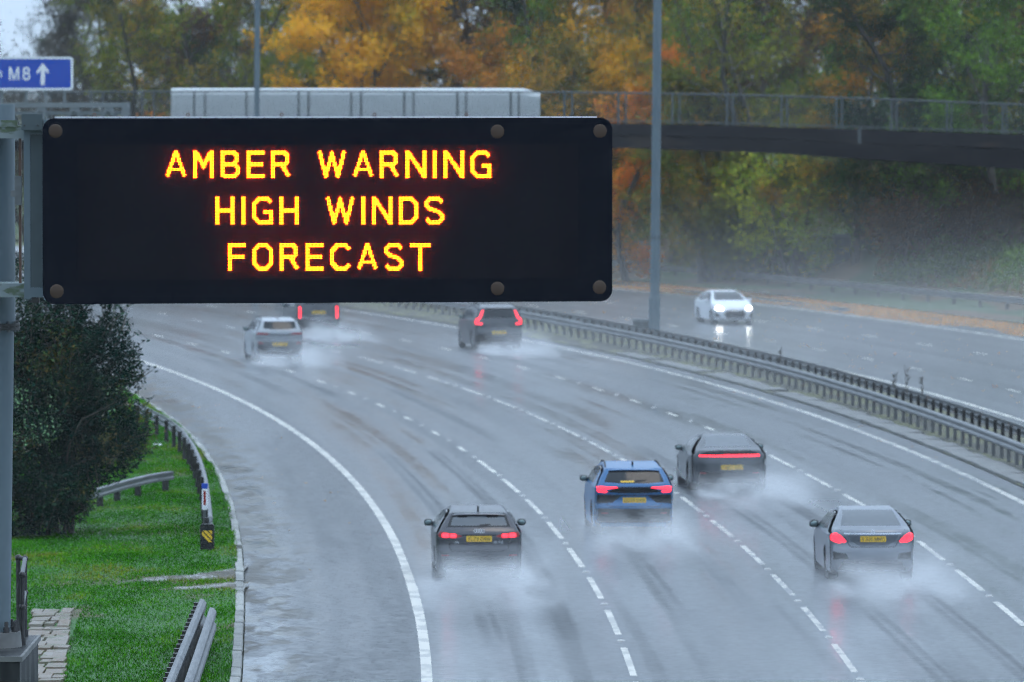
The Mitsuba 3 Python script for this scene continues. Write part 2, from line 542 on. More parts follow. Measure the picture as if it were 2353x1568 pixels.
O = (o_kerb(sv) - .18)[:, None] - tv[None] * 22
P = pos(np.repeat(sv[:, None], 40, 1).ravel(), O.ravel(), 0.0)
P[:, 2] = verge_z(P[:, 0], P[:, 1]) + np.where(np.tile(tv, len(sv)) > .15, 0, 0)
i = (np.arange(len(sv) - 1)[:, None] * 40 + np.arange(39)[None]).ravel()
put('verge', (P, np.stack([i, i + 40, i + 41, i + 1], 1)), 'verge_soil', smooth=True, kind='structure')

kerb = tag(key('kerb'), kind='structure')
L = .915
for k, c in enumerate(np.arange(-12, 62, L)):
    w = float(rng.normal(0, .006))
    drop = -.075 if 35.5 < c < 41 else 0.0
    q = np.array([c + .006, c + L - .006])
    put('kerb_stone', MB().sweep(pos(q, o_kerb(q) - .14 + w, 0.0), [(-.03, -.1), (.14, -.1), (.14, .075 + drop), (.12, .105 + drop + w), (-.03, .112 + drop + w)]).mesh(), 'kerb_stone', kerb)
q = np.arange(62, 150, 1.5)
put('kerb_run', MB().sweep(pos(q, o_kerb(q) - .14, 0.0), [(-.03, -.1), (.14, -.1), (.14, .075), (.12, .105), (-.03, .112)]).mesh(), 'kerb_stone', kerb)
# kerb slabs of the central reserve
res = tag(key('reserve_kerb'), kind='structure')
for k, c in enumerate(np.arange(50, 150, 1.9)):
    if rng.random() < .1:
        continue
    q = np.array([c + .02, c + 1.9 - .02])
    a = float(rng.normal(0, .02))
    b = .75 + float(rng.normal(0, .06))
    put('slab', MB().sweep(pos(q, o_re(q) + .8 + a, .03), [(0, -.1), (b, -.1), (b, .03 + abs(a)), (0, .05)]).mesh(), 'concrete', res)

# ------------------------------------------------------------------ message sign on its column
YAW = math.radians(9.5)
SU, SV, SN = np.array([math.cos(YAW), math.sin(YAW), 0]), np.array([0, 0, 1.0]), np.array([math.sin(YAW), -math.cos(YAW), 0])
SP = atY(57.4 + 42, 480, 98.0)


def onsign(px, py, off=0.0):
    """photo pixel (4096 wide) -> (u, v) on the sign's face"""
    d = ray(px / 1.74076, py / 1.74076)
    o = np.array([0, 0, CAMH])
    t = np.dot(SP + SN * off - o, SN) / np.dot(d, SN)
    q = o + d * t - SP
    return np.array([np.dot(q, SU), np.dot(q, SV)])


def sframe(off):
    return frame(SP + SN * off, SU, SV)


vms = thing('message_sign', 'large black roadside sign with amber lit warning text in three lines', 'message sign')
(u0, v1), (u1, v0) = onsign(171, 474), onsign(2449, 1206)
face = rrect(u0, v0, u1, v1, .17)
put('face_panel', extrude(face, sframe(-.06), .06), 'sign_black', vms)
put('housing', extrude(sg.box(u0 + .05, v0 + .05, u1 - .05, v1 - .02), sframe(-.42), .36), 'painted_steel', vms)
(a0, b1), (a1, b0) = onsign(312, 577), onsign(2312, 1114)
put('display_window', extrude(sg.box(a0, b0, a1, b1), sframe(.001), .006), 'sign_window', vms)
ring = sg.box(a0 - .02, b0 - .02, a1 + .02, b1 + .02).difference(sg.box(a0, b0, a1, b1))
put('window_frame', extrude(ring, sframe(.001), .016), 'sign_black', vms)
cut = [onsign(x, 500)[0] for x in (2330,)]
m = MB()
for i in range(34):
    x = u0 + .19 + i * (u1 - u0 - .40) / 34
    w = (u1 - u0 - .40) / 34 - .018
    c = SP + SU * (x + w / 2) + SV * (v1 + .012) - SN * .11
    m = MB().box((0, 0, 0), (w, .22, .024))
    v, f = m.mesh()
    v = v[:, :1] * SU + v[:, 1:2] * SN + v[:, 2:] * SV + c
    put('top_trim', (v, f), 'sign_trim', vms)
for px in (380, 755, 1131, 1502, 1870, 2240):
    c = onsign(px, 470)
    o = SP + SU * c[0] + SV * (v1 + .05) - SN * .1
    tor = trimesh.creation.torus(.022, .007, major_sections=12, minor_sections=6)
    tor.apply_transform(frame(o, SU, SV))
    put('lifting_eye', tor, 'rust', vms)
for px, py in ((222, 525), (1990, 527), (2400, 525), (227, 1166), (1990, 1155), (2398, 1150)):
    c = onsign(px, py)
    th = np.linspace(0, np.pi / 2, 7)
    lens = trimesh.creation.revolve(np.stack([.100 * np.cos(th), .014 * np.sin(th)], 1), sections=28)
    lens.apply_transform(sframe(.002) @ T().translate([float(c[0]), float(c[1]), 0]).matrix.numpy() if False else sframe(.002) @ trimesh.transformations.translation_matrix([c[0], c[1], 0]))
    put('lantern', lens, 'amber_lens', vms, smooth=40)

GL = {'A': (14, [[(1, 1), (7.5, 17.5), (14, 1)], [(3.4, 5.6), (11.6, 5.6)]]),
      'M': (14, [[(1, 0), (1, 18)], [(13, 0), (13, 18)], [(1.6, 17), (7, 8), (12.4, 17)]]),
      'B': (12, [[(1, 1), (1, 17), (8.5, 17), (11, 14.6), (11, 11.5), (8.8, 9), (1, 9)], [(8.8, 9), (11.6, 6.6), (11.6, 3.4), (9.2, 1), (1, 1)]]),
      'E': (12, [[(12, 1), (1, 1), (1, 17), (12, 17)], [(1, 9), (11, 9)]]),
      'R': (13, [[(1, 0), (1, 17), (9, 17), (11.6, 14.4), (11.6, 11), (9, 8.6), (1, 8.6)], [(7.6, 8.6), (12.4, 1)]]),
      'W': (20, [[(1, 18), (5.6, 1.4), (10, 15.5), (14.4, 1.4), (19, 18)]]),
      'N': (13, [[(1, 0), (1, 18)], [(12.6, 0), (12.6, 18)], [(1.4, 17), (12.2, 1.6)]]),
      'I': (3, [[(1, 0), (1, 18)]]),
      'G': (13, [[(12.6, 14), (10, 17), (4.6, 17), (1, 13), (1, 5), (4.6, 1), (12.6, 1), (12.6, 8), (7.6, 8)]]),
      'H': (13, [[(1, 0), (1, 18)], [(12, 0), (12, 18)], [(1, 9.2), (12, 9.2)]]),
      'D': (13, [[(1, 1), (1, 17), (8, 17), (12, 13), (12, 5), (8, 1), (1, 1)]]),
      'S': (13, [[(12.4, 14.2), (9.8, 17), (4, 17), (1.2, 14.6), (1.2, 12), (3.6, 10.2), (9.8, 8.2), (12.2, 6), (12.2, 3.6), (9.6, 1), (4, 1), (1, 3.8)]]),
      'F': (12, [[(1, 0), (1, 17), (12, 17)], [(1, 9), (11, 9)]]),
      'O': (13, [[(4.6, 1), (1, 5), (1, 13), (4.6, 17), (9, 17), (12.6, 13), (12.6, 5), (9, 1), (4.6, 1)]]),
      'C': (13, [[(12.6, 4), (9.8, 1), (4.8, 1), (1, 5), (1, 13), (4.8, 17), (9.8, 17), (12.6, 14)]]),
      'T': (13, [[(0, 17), (13.4, 17)], [(6.7, 17), (6.7, 0)]])}
ROWS = [(602.6, 713.5, [('A', 661, 746), ('M', 772, 855), ('B', 882, 960), ('E', 986, 1058), ('R', 1083, 1162), ('W', 1269, 1385), ('A', 1410, 1494), ('R', 1518, 1596), ('N', 1621, 1706), ('I', 1729, 1748), ('N', 1773, 1857), ('G', 1881, 1965)]),
        (787, 898.7, [('H', 861, 938), ('I', 964, 983), ('G', 1008, 1092), ('H', 1117, 1195), ('W', 1302, 1419), ('I', 1444, 1462), ('N', 1487, 1570), ('D', 1594.5, 1673), ('S', 1697, 1777)]),
        (972.4, 1084, [('F', 911, 983), ('O', 1009, 1092), ('R', 1118, 1196), ('E', 1222, 1294), ('C', 1319.5, 1403), ('A', 1428, 1510.5), ('S', 1536, 1614), ('T', 1639, 1722)])]
a6 = np.arange(6) * np.pi / 3
dome = np.vstack([np.stack([np.cos(a6), np.sin(a6), a6 * 0], 1), np.stack([.80 * np.cos(a6), .80 * np.sin(a6), a6 * 0 + .9], 1), [[0, 0, 1.25]]])
i6 = np.arange(6)
domef = np.vstack([np.stack([i6, (i6 + 1) % 6, 6 + (i6 + 1) % 6], 1), np.stack([i6, 6 + (i6 + 1) % 6, 6 + i6], 1), np.stack([6 + i6, 6 + (i6 + 1) % 6, i6 * 0 + 12], 1)])
for yt, yb, row in ROWS:
    for ch, xa, xb in row:
        wd, strokes = GL[ch]
        shape = shapely.union_all([sg.LineString(s).buffer(1.5, cap_style='flat', join_style='mitre', mitre_limit=1.6) for s in strokes])
        q0, q1 = onsign(xa, yb, .008), onsign(xb, yt, .008)
        nx = max(3, round((q1[0] - q0[0]) / .0205))
        xs = np.linspace(q0[0] + .0095, q1[0] - .0095, nx)
        ys = np.linspace(q0[1] + .0095, q1[1] - .0095, 19)
        xx, yy = np.meshgrid(np.linspace(0, max(wd, 2) if ch != 'I' else 2, nx) - (0.5 if ch != 'I' else 0) * 0, np.linspace(0, 18, 19))
        b = shape.bounds
        gx_ = b[0] + .45 + (b[2] - b[0] - .9) * np.linspace(0, 1, nx)
        gx2, gy2 = np.meshgrid(gx_, np.linspace(.25, 17.75, 19))
        on = shapely.contains_xy(shape.buffer(-.05), gx2, gy2)
        if ch == 'I':
            xs = (q0[0] + q1[0]) / 2 + np.array([-.0205, 0, .0205])
        U, V_ = np.meshgrid(xs, ys)
        C = np.stack([U[on], V_[on]], 1)
        r = .0090
        pts = np.concatenate([C[:, None, :] + dome[None, :, :2] * r, np.broadcast_to(dome[None, :, 2:] * r + .0085, (len(C), 13, 1))], 2)
        W = SP + pts[..., :1] * SU + pts[..., 1:2] * SV + pts[..., 2:] * SN
        F = (domef[None] + (np.arange(len(C)) * 13)[:, None, None]).reshape(-1, 3)
        put('lit_letter', (W.reshape(-1, 3), F), 'led_body', vms, emitter=LED)

# added sheet held off the lamps: mostly clear, scatters some light for a halo
scene['halo_scatter'] = {'type': 'blendbsdf', 'weight': .010, 'a': {'type': 'null'}, 'b': {'type': 'principledthin', 'base_color': {'type': 'rgb', 'value': [.8, .8, .8]}, 'roughness': .5, 'diff_trans': 1.6, 'spec_trans': 0.0, 'eta': 1.1}}
gz = np.array([SP + SU * a + SV * b_ + SN * .085 for a, b_ in ((a0 + .3, b0 + .02), (a1 - .3, b0 + .02), (a1 - .3, b1 - .02), (a0 + .3, b1 - .02))])
put('added_halo_sheet', (gz, np.array([[0, 1, 2, 3]])), 'halo_scatter', vms)

# column, collars and the frame that carries the sign
post = thing('sign_column', 'tall grey steel column carrying the message sign at the frame edge', 'column')
PX, PY = -7.60, 100.0
zb = 2.0
put('lower_tube', MB().tube([(PX, PY, zb + .22), (PX + .03, PY, 6.62)], [.29, .325], 40).mesh(), 'painted_steel', post, smooth=40)
put('upper_tube', MB().tube([(PX + .03, PY, 6.70), (PX + .03, PY, 9.9)], [.345, .345], 40).mesh(), 'painted_steel', post, smooth=40)
for z, r, hgt in ((6.62, .41, .045), (6.672, .41, .045)):
    put('flange', MB().tube([(PX + .03, PY, z), (PX + .03, PY, z + hgt)], [r, r], 40).mesh(), 'dark_iron', post, smooth=40)
for k in range(16):
    a = k * math.pi / 8
    put('flange_bolt', MB().tube([(PX + .03 + .375 * math.cos(a), PY + .375 * math.sin(a), 6.59), (PX + .03 + .375 * math.cos(a), PY + .375 * math.sin(a), 6.75)], [.018, .018], 6).mesh(), 'galvanised_old', post)
put('base_plate', MB().tube([(PX, PY, zb), (PX, PY, zb + .22)], [.46, .44], 40).mesh(), 'concrete', post, smooth=40)
for k in range(12):
    a = k * math.pi / 6 + .2
    x, y = PX + .38 * math.cos(a), PY + .38 * math.sin(a)
    put('anchor_bolt', MB().tube([(x, y, zb + .2), (x, y, zb + .30), (x, y, zb + .301), (x, y, zb + .38)], [.045, .045, .028, .028], 8).mesh(), 'dark_iron', post)


def wz(py):
    return CAMH - (py - HZ) / FOC * 98.0


def wx(px, Y=98.6):
    return (px - CX) / FOC * Y


top = thing('sign_bracket', 'grey green steel bracket frame joining the message sign to its column', 'bracket')
m = MB().box(((wx(-40) + wx(54)) / 2, 99.2, wz(304)), (wx(54) - wx(-40), .9, .30 * .62))
put('upper_plate', m.mesh(), 'algae_steel', top)
put('upper_rail', MB().bar((wx(-40), 98.8, wz(285)), (wx(39), 98.8, wz(285)), .14, .10).mesh(), 'algae_steel', top)
put('lower_plate', MB().box(((wx(-40) + wx(56)) / 2, 99.2, wz(671)), (wx(56) - wx(-40), .9, .20)).mesh(), 'algae_steel', top)
put('upright', MB().box(((wx(55) + wx(70)) / 2, 98.75, (wz(300) + wz(690)) / 2), (wx(70) - wx(55), .30, wz(300) - wz(690))).mesh(), 'painted_steel', top)
put('upright', MB().box(((wx(40) + wx(45)) / 2, 98.95, (wz(300) + wz(680)) / 2), (wx(45) - wx(40), .12, wz(300) - wz(680))).mesh(), 'rust', top)
put('latch', MB().box((wx(40), 98.8, wz(440)), (.10, .1, .42)).box((wx(36), 98.76, wz(447)), (.16, .06, .09)).mesh(), 'galvanised_old', top)
put('side_panel', MB().box(((wx(70.4) + wx(99)) / 2, 98.72, (wz(310) + wz(664)) / 2), (wx(99) - wx(70.4), .20, wz(310) - wz(664))).mesh(), 'teal_panel', top)
put('side_sill', MB().box(((wx(70.4) + wx(99)) / 2, 98.70, wz(675)), (wx(99) - wx(70.4), .26, .14)).mesh(), 'painted_steel', top)
put('side_head', MB().box(((wx(70.4) + wx(98)) / 2, 98.70, wz(301)), (wx(98) - wx(70.4), .26, .105)).mesh(), 'painted_steel', top)
put('cover_box', MB().box(((wx(53) + wx(101)) / 2, 98.6, wz(281)), (wx(101) - wx(53), .5, .235)).mesh(), 'teal_panel', top)
for x in (60, 90):
    put('screw', MB().tube([(wx(x), 98.36, wz(289)), (wx(x), 98.33, wz(289))], [.014, .014], 8).mesh(), 'dark_iron', top)
put('cable_gland', MB().tube([(wx(66), 98.7, wz(685)), (wx(66), 98.7, wz(694))], [.05, .045], 10).mesh(), 'painted_steel', top, smooth=40)
put('drip_edge', MB().box((wx(77), 98.75, wz(688)), (.14, .14, .14)).mesh(), 'dark_iron', top)

plinth = thing('plinth', 'dark stained concrete foundation block under the sign column', 'foundation')
b = trimesh.creation.box((2.5, 3.8, 2.1))
b.apply_translation((-8.30, 100.15, zb - 1.05 - .002))
put('block', b, 'concrete_dark', plinth)
put('capping', MB().box((-8.30, 100.15, zb - .04), (2.58, 3.88, .075)).mesh(), 'concrete', plinth)
rail = thing('handrail', 'small dark pipe handrail beside the sign column on its foundation', 'handrail')
HP = [at(42.5, 1461, zb), at(52.6, 1484, zb), at(57.5, 1463, zb)]
HP = [np.array([-7.32, 102.0, zb]), np.array([-7.17, 100.35, zb]), np.array([-7.22, 101.9, zb])]
HP[0][0], HP[1][0], HP[2][0] = wx(40, 102), wx(48.5, 100.3), wx(55, 101.9)
tops = [1.16, 1.02, 1.15]
for p, h in zip(HP, tops):
    put('post', MB().tube([p, p + [0, 0, .10], p + [0, 0, .101], p + [0, 0, h]], [.05, .05, .034, .034], 12).mesh(), 'dark_iron', rail, smooth=40)
A, B, C = [p + [0, 0, h] for p, h in zip(HP, tops)]
put('top_bar', MB().tube([A, C], [.034] * 2, 12).mesh(), 'dark_iron', rail, smooth=40)
put('top_bar', MB().tube([C, B], [.034] * 2, 12).mesh(), 'galvanised_old', rail, smooth=40)
put('mid_bar', MB().tube([C - [0, 0, .5], B - [0, 0, .47]], [.03] * 2, 12).mesh(), 'galvanised_old', rail, smooth=40)
for p in (A, B, C, C - [0, 0, .5], B - [0, 0, .47]):
    s = trimesh.creation.icosphere(2, .05)
    s.apply_translation(p)
    put('joint', s, 'dark_iron', rail, smooth=True)

# paving beside the foundation, muddy wheel tracks
path = tag(key('path'), kind='structure')
pa, pb = at(120, 1403, .1), at(97, 1575, .1)
for r in range(17):
    cuts = [0, rng.uniform(.35, .65), 1] if r % 3 else [0, rng.uniform(.28, .38), rng.uniform(.62, .72), 1]
    for c in range(len(cuts) - 1):
        t = (r + .5 + rng.normal(0, .03)) / 17
        if rng.random() < .07:
            continue
        mid = pa + (pb - pa) * t
        wdt = .80 - .05 * t
        cw = (cuts[c + 1] - cuts[c]) * wdt
        q = mid + np.array([(cuts[c] - .5) * wdt + cw / 2 + rng.normal(0, .012), 0, 0])
        hgt = .03 + rng.random() * .025
        v = np.array([[-.5, -.5, 0], [.5, -.5, 0], [.5, .5, 0], [-.5, .5, 0]]) * [cw - .03, 16.0 / 17 - .07, 1] + rng.normal(0, .012, (4, 3)) * [1, 1, 0]
        ins = v * [.95, .98, 1] + [0, 0, hgt]
        zz = float(verge_z(q[0], q[1])) + .01
        tl = rng.normal(0, .02, 2)
        ins[:, 2] += ins[:, 0] * tl[0] + ins[:, 1] * tl[1]
        vv = np.vstack([v - [0, 0, .05], ins]) + [q[0], q[1], zz]
        put('paving_slab', MB().add(vv, [[0, 1, 5, 4], [1, 2, 6, 5], [2, 3, 7, 6], [3, 0, 4, 7], [4, 5, 6, 7]]).mesh(), 'paving', path)


def track(pts, wid, zoff):
    P = np.array([at(x, y, .1) for x, y in pts])
    n = 40
    t = np.linspace(0, 1, n)
    tt = np.linspace(0, 1, len(P))
    C = np.stack([np.interp(t, tt, P[:, k]) for k in range(3)], 1)
    w = np.interp(t, np.linspace(0, 1, len(wid)), wid) * (.8 + .4 * rng.random(n))
    V = []
    for c, ww in zip(C, w):
        for e in (-1, -.4, .4, 1):
            q = c + np.array([0, 1, 0]) * e * ww
            V.append([q[0], q[1], float(verge_z(q[0], q[1])) + zoff - .012 * (abs(e) > .9)])
    i = (np.arange(n - 1)[:, None] * 4 + np.arange(3)[None]).ravel()
    return np.array(V), np.stack([i, i + 4, i + 5, i + 1], 1)


put('wet_track', track([(566, 1303), (520, 1314), (440, 1324), (340, 1331), (270, 1337)], [1.3, .95, .75, .6, .2], .016), 'mud', smooth=True, kind='structure')
put('wet_track', track([(566, 1345), (520, 1342), (470, 1348), (400, 1352), (360, 1356)], [1.6, 1.1, .7, .45, .2], .016), 'mud', smooth=True, kind='structure')

# ------------------------------------------------------------------ crash barriers
WB = np.array([(0, 0), (.045, .01), (.08, .045), (.08, .10), (.03, .155), (.08, .21), (.08, .265), (.045, .30), (0, .31)])
WBC = np.vstack([WB, (WB - [.012, 0])[::-1] * [1, .98] + [0, .003]])


def ground_hit(px, py):
    """where a sight line first meets the ground beyond the far barrier"""
    d = ray(px, py)
    for Y in np.arange(300, 420, .5):
        q = np.array([0, 0, CAMH]) + d * Y
        if q[2] <= ground_z(q[0], q[1]):
            return q
    return q


def barrier(label, path, side, spacing, group=None, z0=.36, prof=WBC, m='galvanised', pm='galvanised_old', ends=True, name='crash_barrier', phase=.3, post=(.10, .06), ptop=.60, prof_scale=1.0, length=None):
    b = thing(name, label, 'crash barrier', group)
    path = np.asarray(path, float)
    pr = prof.copy() * [side * prof_scale, 1] + [side * .06, z0]
    if side < 0:
        pr = pr[::-1]
    seg = np.concatenate([[0], np.cumsum(np.linalg.norm(np.diff(path[:, :2], axis=0), axis=1))])
    step = length or 9.6
    edges = np.arange(0, seg[-1], step)
    for a in edges:
        e = min(a + step - .01, seg[-1])
        if e - a < .5:
            continue
        q = np.linspace(a, e, max(3, int((e - a) / 1.2) + 2))
        put('rail', MB().sweep(np.stack([np.interp(q, seg, path[:, k]) for k in range(3)], 1), pr).mesh(), m, b, smooth=35)
    for d in np.arange(phase, seg[-1], spacing):
        p = np.array([np.interp(d, seg, path[:, k]) for k in range(3)])
        d2 = np.array([np.interp(min(d + .5, seg[-1]), seg, path[:, k]) for k in range(3)]) - np.array([np.interp(max(d - .5, 0), seg, path[:, k]) for k in range(3)])
        ang = math.atan2(-d2[0], d2[1])
        jit = rng.normal(0, .006, 2)
        put('post', MB().box(p + [jit[0], jit[1], ptop / 2 - .06], (post[0], post[1], ptop + .12), ang).mesh(), pm, b)
    return b


q = np.arange(40, 331, 2.0)
barrier('long crash barrier on the near side of the central reserve', pos(q, o_near(q), .03), -1, 1.6, pm='galvanised_old')
barrier('darker crash barrier on the far side of the central reserve', pos(q, o_far(q), .03), 1, 1.6, m='galvanised_old', pm='dark_iron')
FP = np.array([at(x, y, .66) for x, y in ((1380, 600), (1500, 608), (1765, 630), (2021, 654.8), (2353, 685.5), (2480, 699))])
FP[:, 2] = 0
barrier('crash barrier along the foot of the bank past the opposite carriageway', FP, 1, 4.0, m='galvanised_old', pm='dark_iron', post=(.12, .14))
LP = np.array([at(x, y, .66) for x, y in ((300, 925), (322, 938), (345, 950), (380, 967), (410, 991), (435, 1024), (452, 1062), (463, 1100), (470, 1150), (474, 1196))])
LP[:, 2] = .08
ql = np.concatenate([[0], np.cumsum(np.linalg.norm(np.diff(LP[:, :2], axis=0), axis=1))])
qq = np.linspace(0, ql[-1], 40)
LP = np.stack([np.interp(qq, ql, LP[:, k]) for k in range(3)], 1)
for _ in range(3):
    LP[1:-1] = (LP[:-2] + LP[1:-1] * 2 + LP[2:]) / 4
lb = barrier('curving crash barrier on the grass beside the hard shoulder', LP[::-1], 1, 3.2, m='galvanised', pm='dark_iron', post=(.11, .10), ptop=.62)
# its striped end block
eb = at(475.7, 1266, .08)
k = put('end_block', extrude(rrect(-.15, 0, .15, .58, .05), frame(eb + [0, .22, 0], (1, 0, 0), (0, 0, 1)), .22), 'black_plastic', lb)
stripes = shapely.union_all([sg.Polygon([(-.11, .20 + d), (.02, .20 + d - .0), (.11, .20 + d - .14 + .05), (.11, .20 + d - .14 - .05), (0, .20 + d - .06)]) for d in ()] + [sg.LineString([(-.12, y), (.12, y - .26)]).buffer(.028, cap_style='flat') for y in (.40, .52, .64)]).intersection(sg.box(-.11, .19, .11, .44))
put('stripes', extrude(stripes, frame(eb + [0, -.002, 0], (1, 0, 0), (0, 0, 1)), .006), 'plate_yellow', lb)
mk = thing('marker_post', 'white marker post with red strip and blue cap behind the barrier end', 'marker post')
mY = 154.0
mt, mlow = atY(470.5, 1114, mY), atY(470.5, 1168, mY)
mh = mt[2] - mlow[2]
F0 = frame(mlow, (1, 0, 0), (0, 0, 1))
put('body', extrude(rrect(-.062, -.04, .062, mh, .02), F0 @ tz([0, 0, -.03]), .05), 'sign_white', mk)
put('red_strip', extrude(sg.box(-.028, .07, .028, mh - .14), F0 @ tz([0, 0, .02]), .006), 'red_lens', mk)
put('cap', extrude(rrect(-.07, mh - .09, .07, mh + .03, .02), F0 @ tz([0, 0, -.045]), .085), 'sign_blue', mk)
put('stem', MB().box((mlow[0], mlow[1] + .04, mlow[2] / 2), (.07, .05, mlow[2] + .1)).mesh(), 'galvanised_old', mk)
RP = np.array([at(x, y, .56) for x, y in ((60, 1172), (120.6, 1153), (200, 1128), (271.8, 1107), (336, 1091.6), (381, 1085))])
RP[:, 2] = .06
BX = np.array([(0, 0), (.16, 0), (.16, .055), (.13, .08), (.13, .12), (.16, .145), (.16, .20), (0, .20)])
barrier('short crash barrier coming out of the dark shrub onto the grass', RP, 1, 2.2, z0=.32, prof=BX, pm='dark_iron', post=(.14, .12), ptop=.5)
# twin beams in front
xa0, xa1 = at(464, 1386, .68), at(389.8, 1568, .68)
d = nr(xa1 - xa0)
PA = np.array([xa0 + d * t for t in np.linspace(0, 26, 20)])
PA[:, 2] = .1
fb = barrier('twin beam crash barrier end with stepped dark posts in the grass near the kerb', PA - [.08, 0, 0], -1, .95, m='galvanised', pm='dark_iron', post=(.12, .14), ptop=.60, prof_scale=1.0, length=4.3, phase=.12, z0=.12, prof=WBC * [1.3, 1.75])
xb0, xb1 = at(489, 1404, .66), at(434, 1568, .66)
PB = np.array([xb0 + nr(xb1 - xb0) * t for t in np.linspace(0, 24, 20)])
PB[:, 2] = .1
pr = (WBC * [-1.3, 1.5] + [.04, .16])[::-1]
for a in range(0, 19, 4):
    put('rail', MB().sweep(PB[a:a + 5] if a + 5 <= 20 else PB[a:], pr).mesh(), 'galvanised', fb, smooth=35)
m = MB()
for base, zt in ((PA, .60), (PB, .58)):
    for t in np.arange(.5, 23, .95):
        q0 = base[0] + nr(base[-1] - base[0]) * t
        for dx in (.035,):
            put('bolt_slot', MB().box(q0 + [(.045 if base is PA else -.0) + .012, 0, zt - .0], (.03, .09, .012)).mesh(), 'print_black', fb)
wk = thing('litter', 'scrap of pale litter lying in the grass by the curving barrier', 'litter')
lp = at(717 / 1.0 * .0 + 632 * 0 + 633 / 1.0 if False else 362, 1023, .12)
sc = trimesh.creation.icosphere(2, .11)
sc.vertices *= [1.3, .7, .35]
sc.vertices += (meshkit.noise(sc.vertices * 14)[:, None] - .5) * .07
sc.apply_translation(lp)
put('scrap', sc, 'sign_white', wk)

# ------------------------------------------------------------------ lighting columns, cabinets
for (px, py), r0, r1, lab in (((1503, 772), .235, .165, 'tall grey lighting column standing in the central reserve beside a cabinet'),
                              ((586.5, 690), .16, .135, 'far grey lighting column rising behind the message sign and bridge')):
    p = at(px, py, .03)
    c = thing('lighting_column', lab, 'lamp post')
    h = 15.0
    lean = .0022 * (1512 - px) if px > 1000 else 0
    put('column', MB().tube([p, p + [.02, 0, 1.6], p + [.03, 0, 1.62], p + [.14, 0, h]], [r0, r0, r0 * .86, r1], 20).mesh(), 'painted_steel', c, smooth=40)
    put('base_door', MB().box(p + [0, -r0 - .002, .75], (.2, .02, .7)).mesh(), 'painted_steel', c)
    put('band', MB().tube([p + [.07, 0, 4.0], p + [.07, 0, 4.05]], [r0 * .93] * 2, 20).mesh(), 'dark_iron', c)
    for sd in (-1, 1):
        e = p + [.14 + sd * 2.2, 0, h + .5]
        put('arm', MB().tube([p + [.14, 0, h - .05], p + [.14 + sd * .8, 0, h + .35], e], [.06, .05, .045], 8).mesh(), 'painted_steel', c, smooth=40)
        put('lantern', MB().box(e + [sd * .3, 0, 0], (.8, .3, .16)).mesh(), 'painted_steel', c)


def cabinet(px, py, w, h, dpt, lab, z=.03):
    p = at(px, py, z) if z is not None else ground_hit(px, py)
    c = thing('cabinet', lab, 'cabinet')
    put('body', MB().box(p + [0, dpt / 2, h / 2], (w, dpt, h)).mesh(), 'gantry_grey', c)
    put('lid', MB().box(p + [0, dpt / 2, h + .02], (w + .06, dpt + .06, .04)).mesh(), 'gantry_grey', c)
    for s in (-1, 1):
        put('door', MB().box(p + [s * w / 4, -.012, h * .5], (w / 2 - .03, .02, h * .86)).mesh(), 'parapet_steel', c)
    put('foot', MB().box(p + [0, dpt / 2, -.05], (w + .1, dpt + .1, .1)).mesh(), 'concrete', c)
    return c


cabinet(1474, 771, .70, .62, .5, 'low grey cabinet at the foot of the lighting column in the central reserve')

# ------------------------------------------------------------------ direction sign on its gantry
gy_ = 240.0
gan = thing('gantry', 'grey lattice gantry arm reaching in behind the message sign', 'gantry')


def gp(px, py, Y=gy_):
    return atY(px, py, Y)


x0, x1 = gp(-180, 241)[0], gp(287, 241)[0]
zt, zl = gp(0, 242)[2], gp(0, 318)[2]
for dy in (0, 1.3):
    put('chord', MB().box(((x0 + x1) / 2, gy_ + dy, zt), (x1 - x0, .16, .16)).mesh(), 'gantry_grey', gan)
    put('chord', MB().box(((x0 + x1) / 2, gy_ + dy, zl), (x1 - x0, .16, .16)).mesh(), 'gantry_grey', gan)
    n = 6
    for k in range(n):
        xa, xb = x0 + (x1 - x0) * k / n, x0 + (x1 - x0) * (k + 1) / n
        xm = (xa + xb) / 2
        put('brace', MB().bar((xa, gy_ + dy, zl), (xm, gy_ + dy, zt), .09).mesh(), 'gantry_grey', gan)
        put('brace', MB().bar((xm, gy_ + dy, zt), (xb, gy_ + dy, zl), .09).mesh(), 'gantry_grey', gan)
    put('end_post', MB().box((x1, gy_ + dy, (zt + zl) / 2), (.2, .18, zt - zl + .18)).mesh(), 'gantry_grey', gan)
put('walkway', MB().box(((x0 + x1) / 2, gy_ + .65, zl + .1), (x1 - x0, 1.1, .05)).box(((x0 + x1) / 2, gy_ + .65, zt - .28), (x1 - x0, 1.1, .12)).mesh(), 'gantry_grey', gan)
put('leg', MB().tube([(x0 + .3, gy_ + .65, -.1), (x0 + .3, gy_ + .65, zt + .1)], [.35, .32], 20).mesh(), 'gantry_grey', gan, smooth=40)
for px in (4, 60, 105, 148):
    put('sign_support', MB().box((gp(px, 220)[0], gy_ + .02, (zt + gp(0, 205)[2]) / 2), (.09, .1, gp(0, 205)[2] - zt + .1)).mesh(), 'gantry_grey', gan)
ds = thing('direction_sign', 'blue motorway direction sign with white M8 and an upward arrow', 'road sign')
sO = gp(0, 208, gy_ - .12)
sM = frame(sO, (1, .0, 0), (0, 0, 1))
sc = (gy_ - .12) / FOC
W0, W1, H1 = -260 * sc, 168 * sc, 77 * sc


def S2(px, py):
    return ((px - 0) * sc, (208 - py) * sc)


put('border', extrude(rrect(W0, 0, W1, H1, .11), sM @ trimesh.transformations.translation_matrix([0, 0, -.05]), .05), 'sign_white', ds)
put('panel', extrude(rrect(W0 + .08, .08, W1 - .08, H1 - .08, .07), sM, .006), 'sign_blue', ds)
tz = trimesh.transformations.translation_matrix


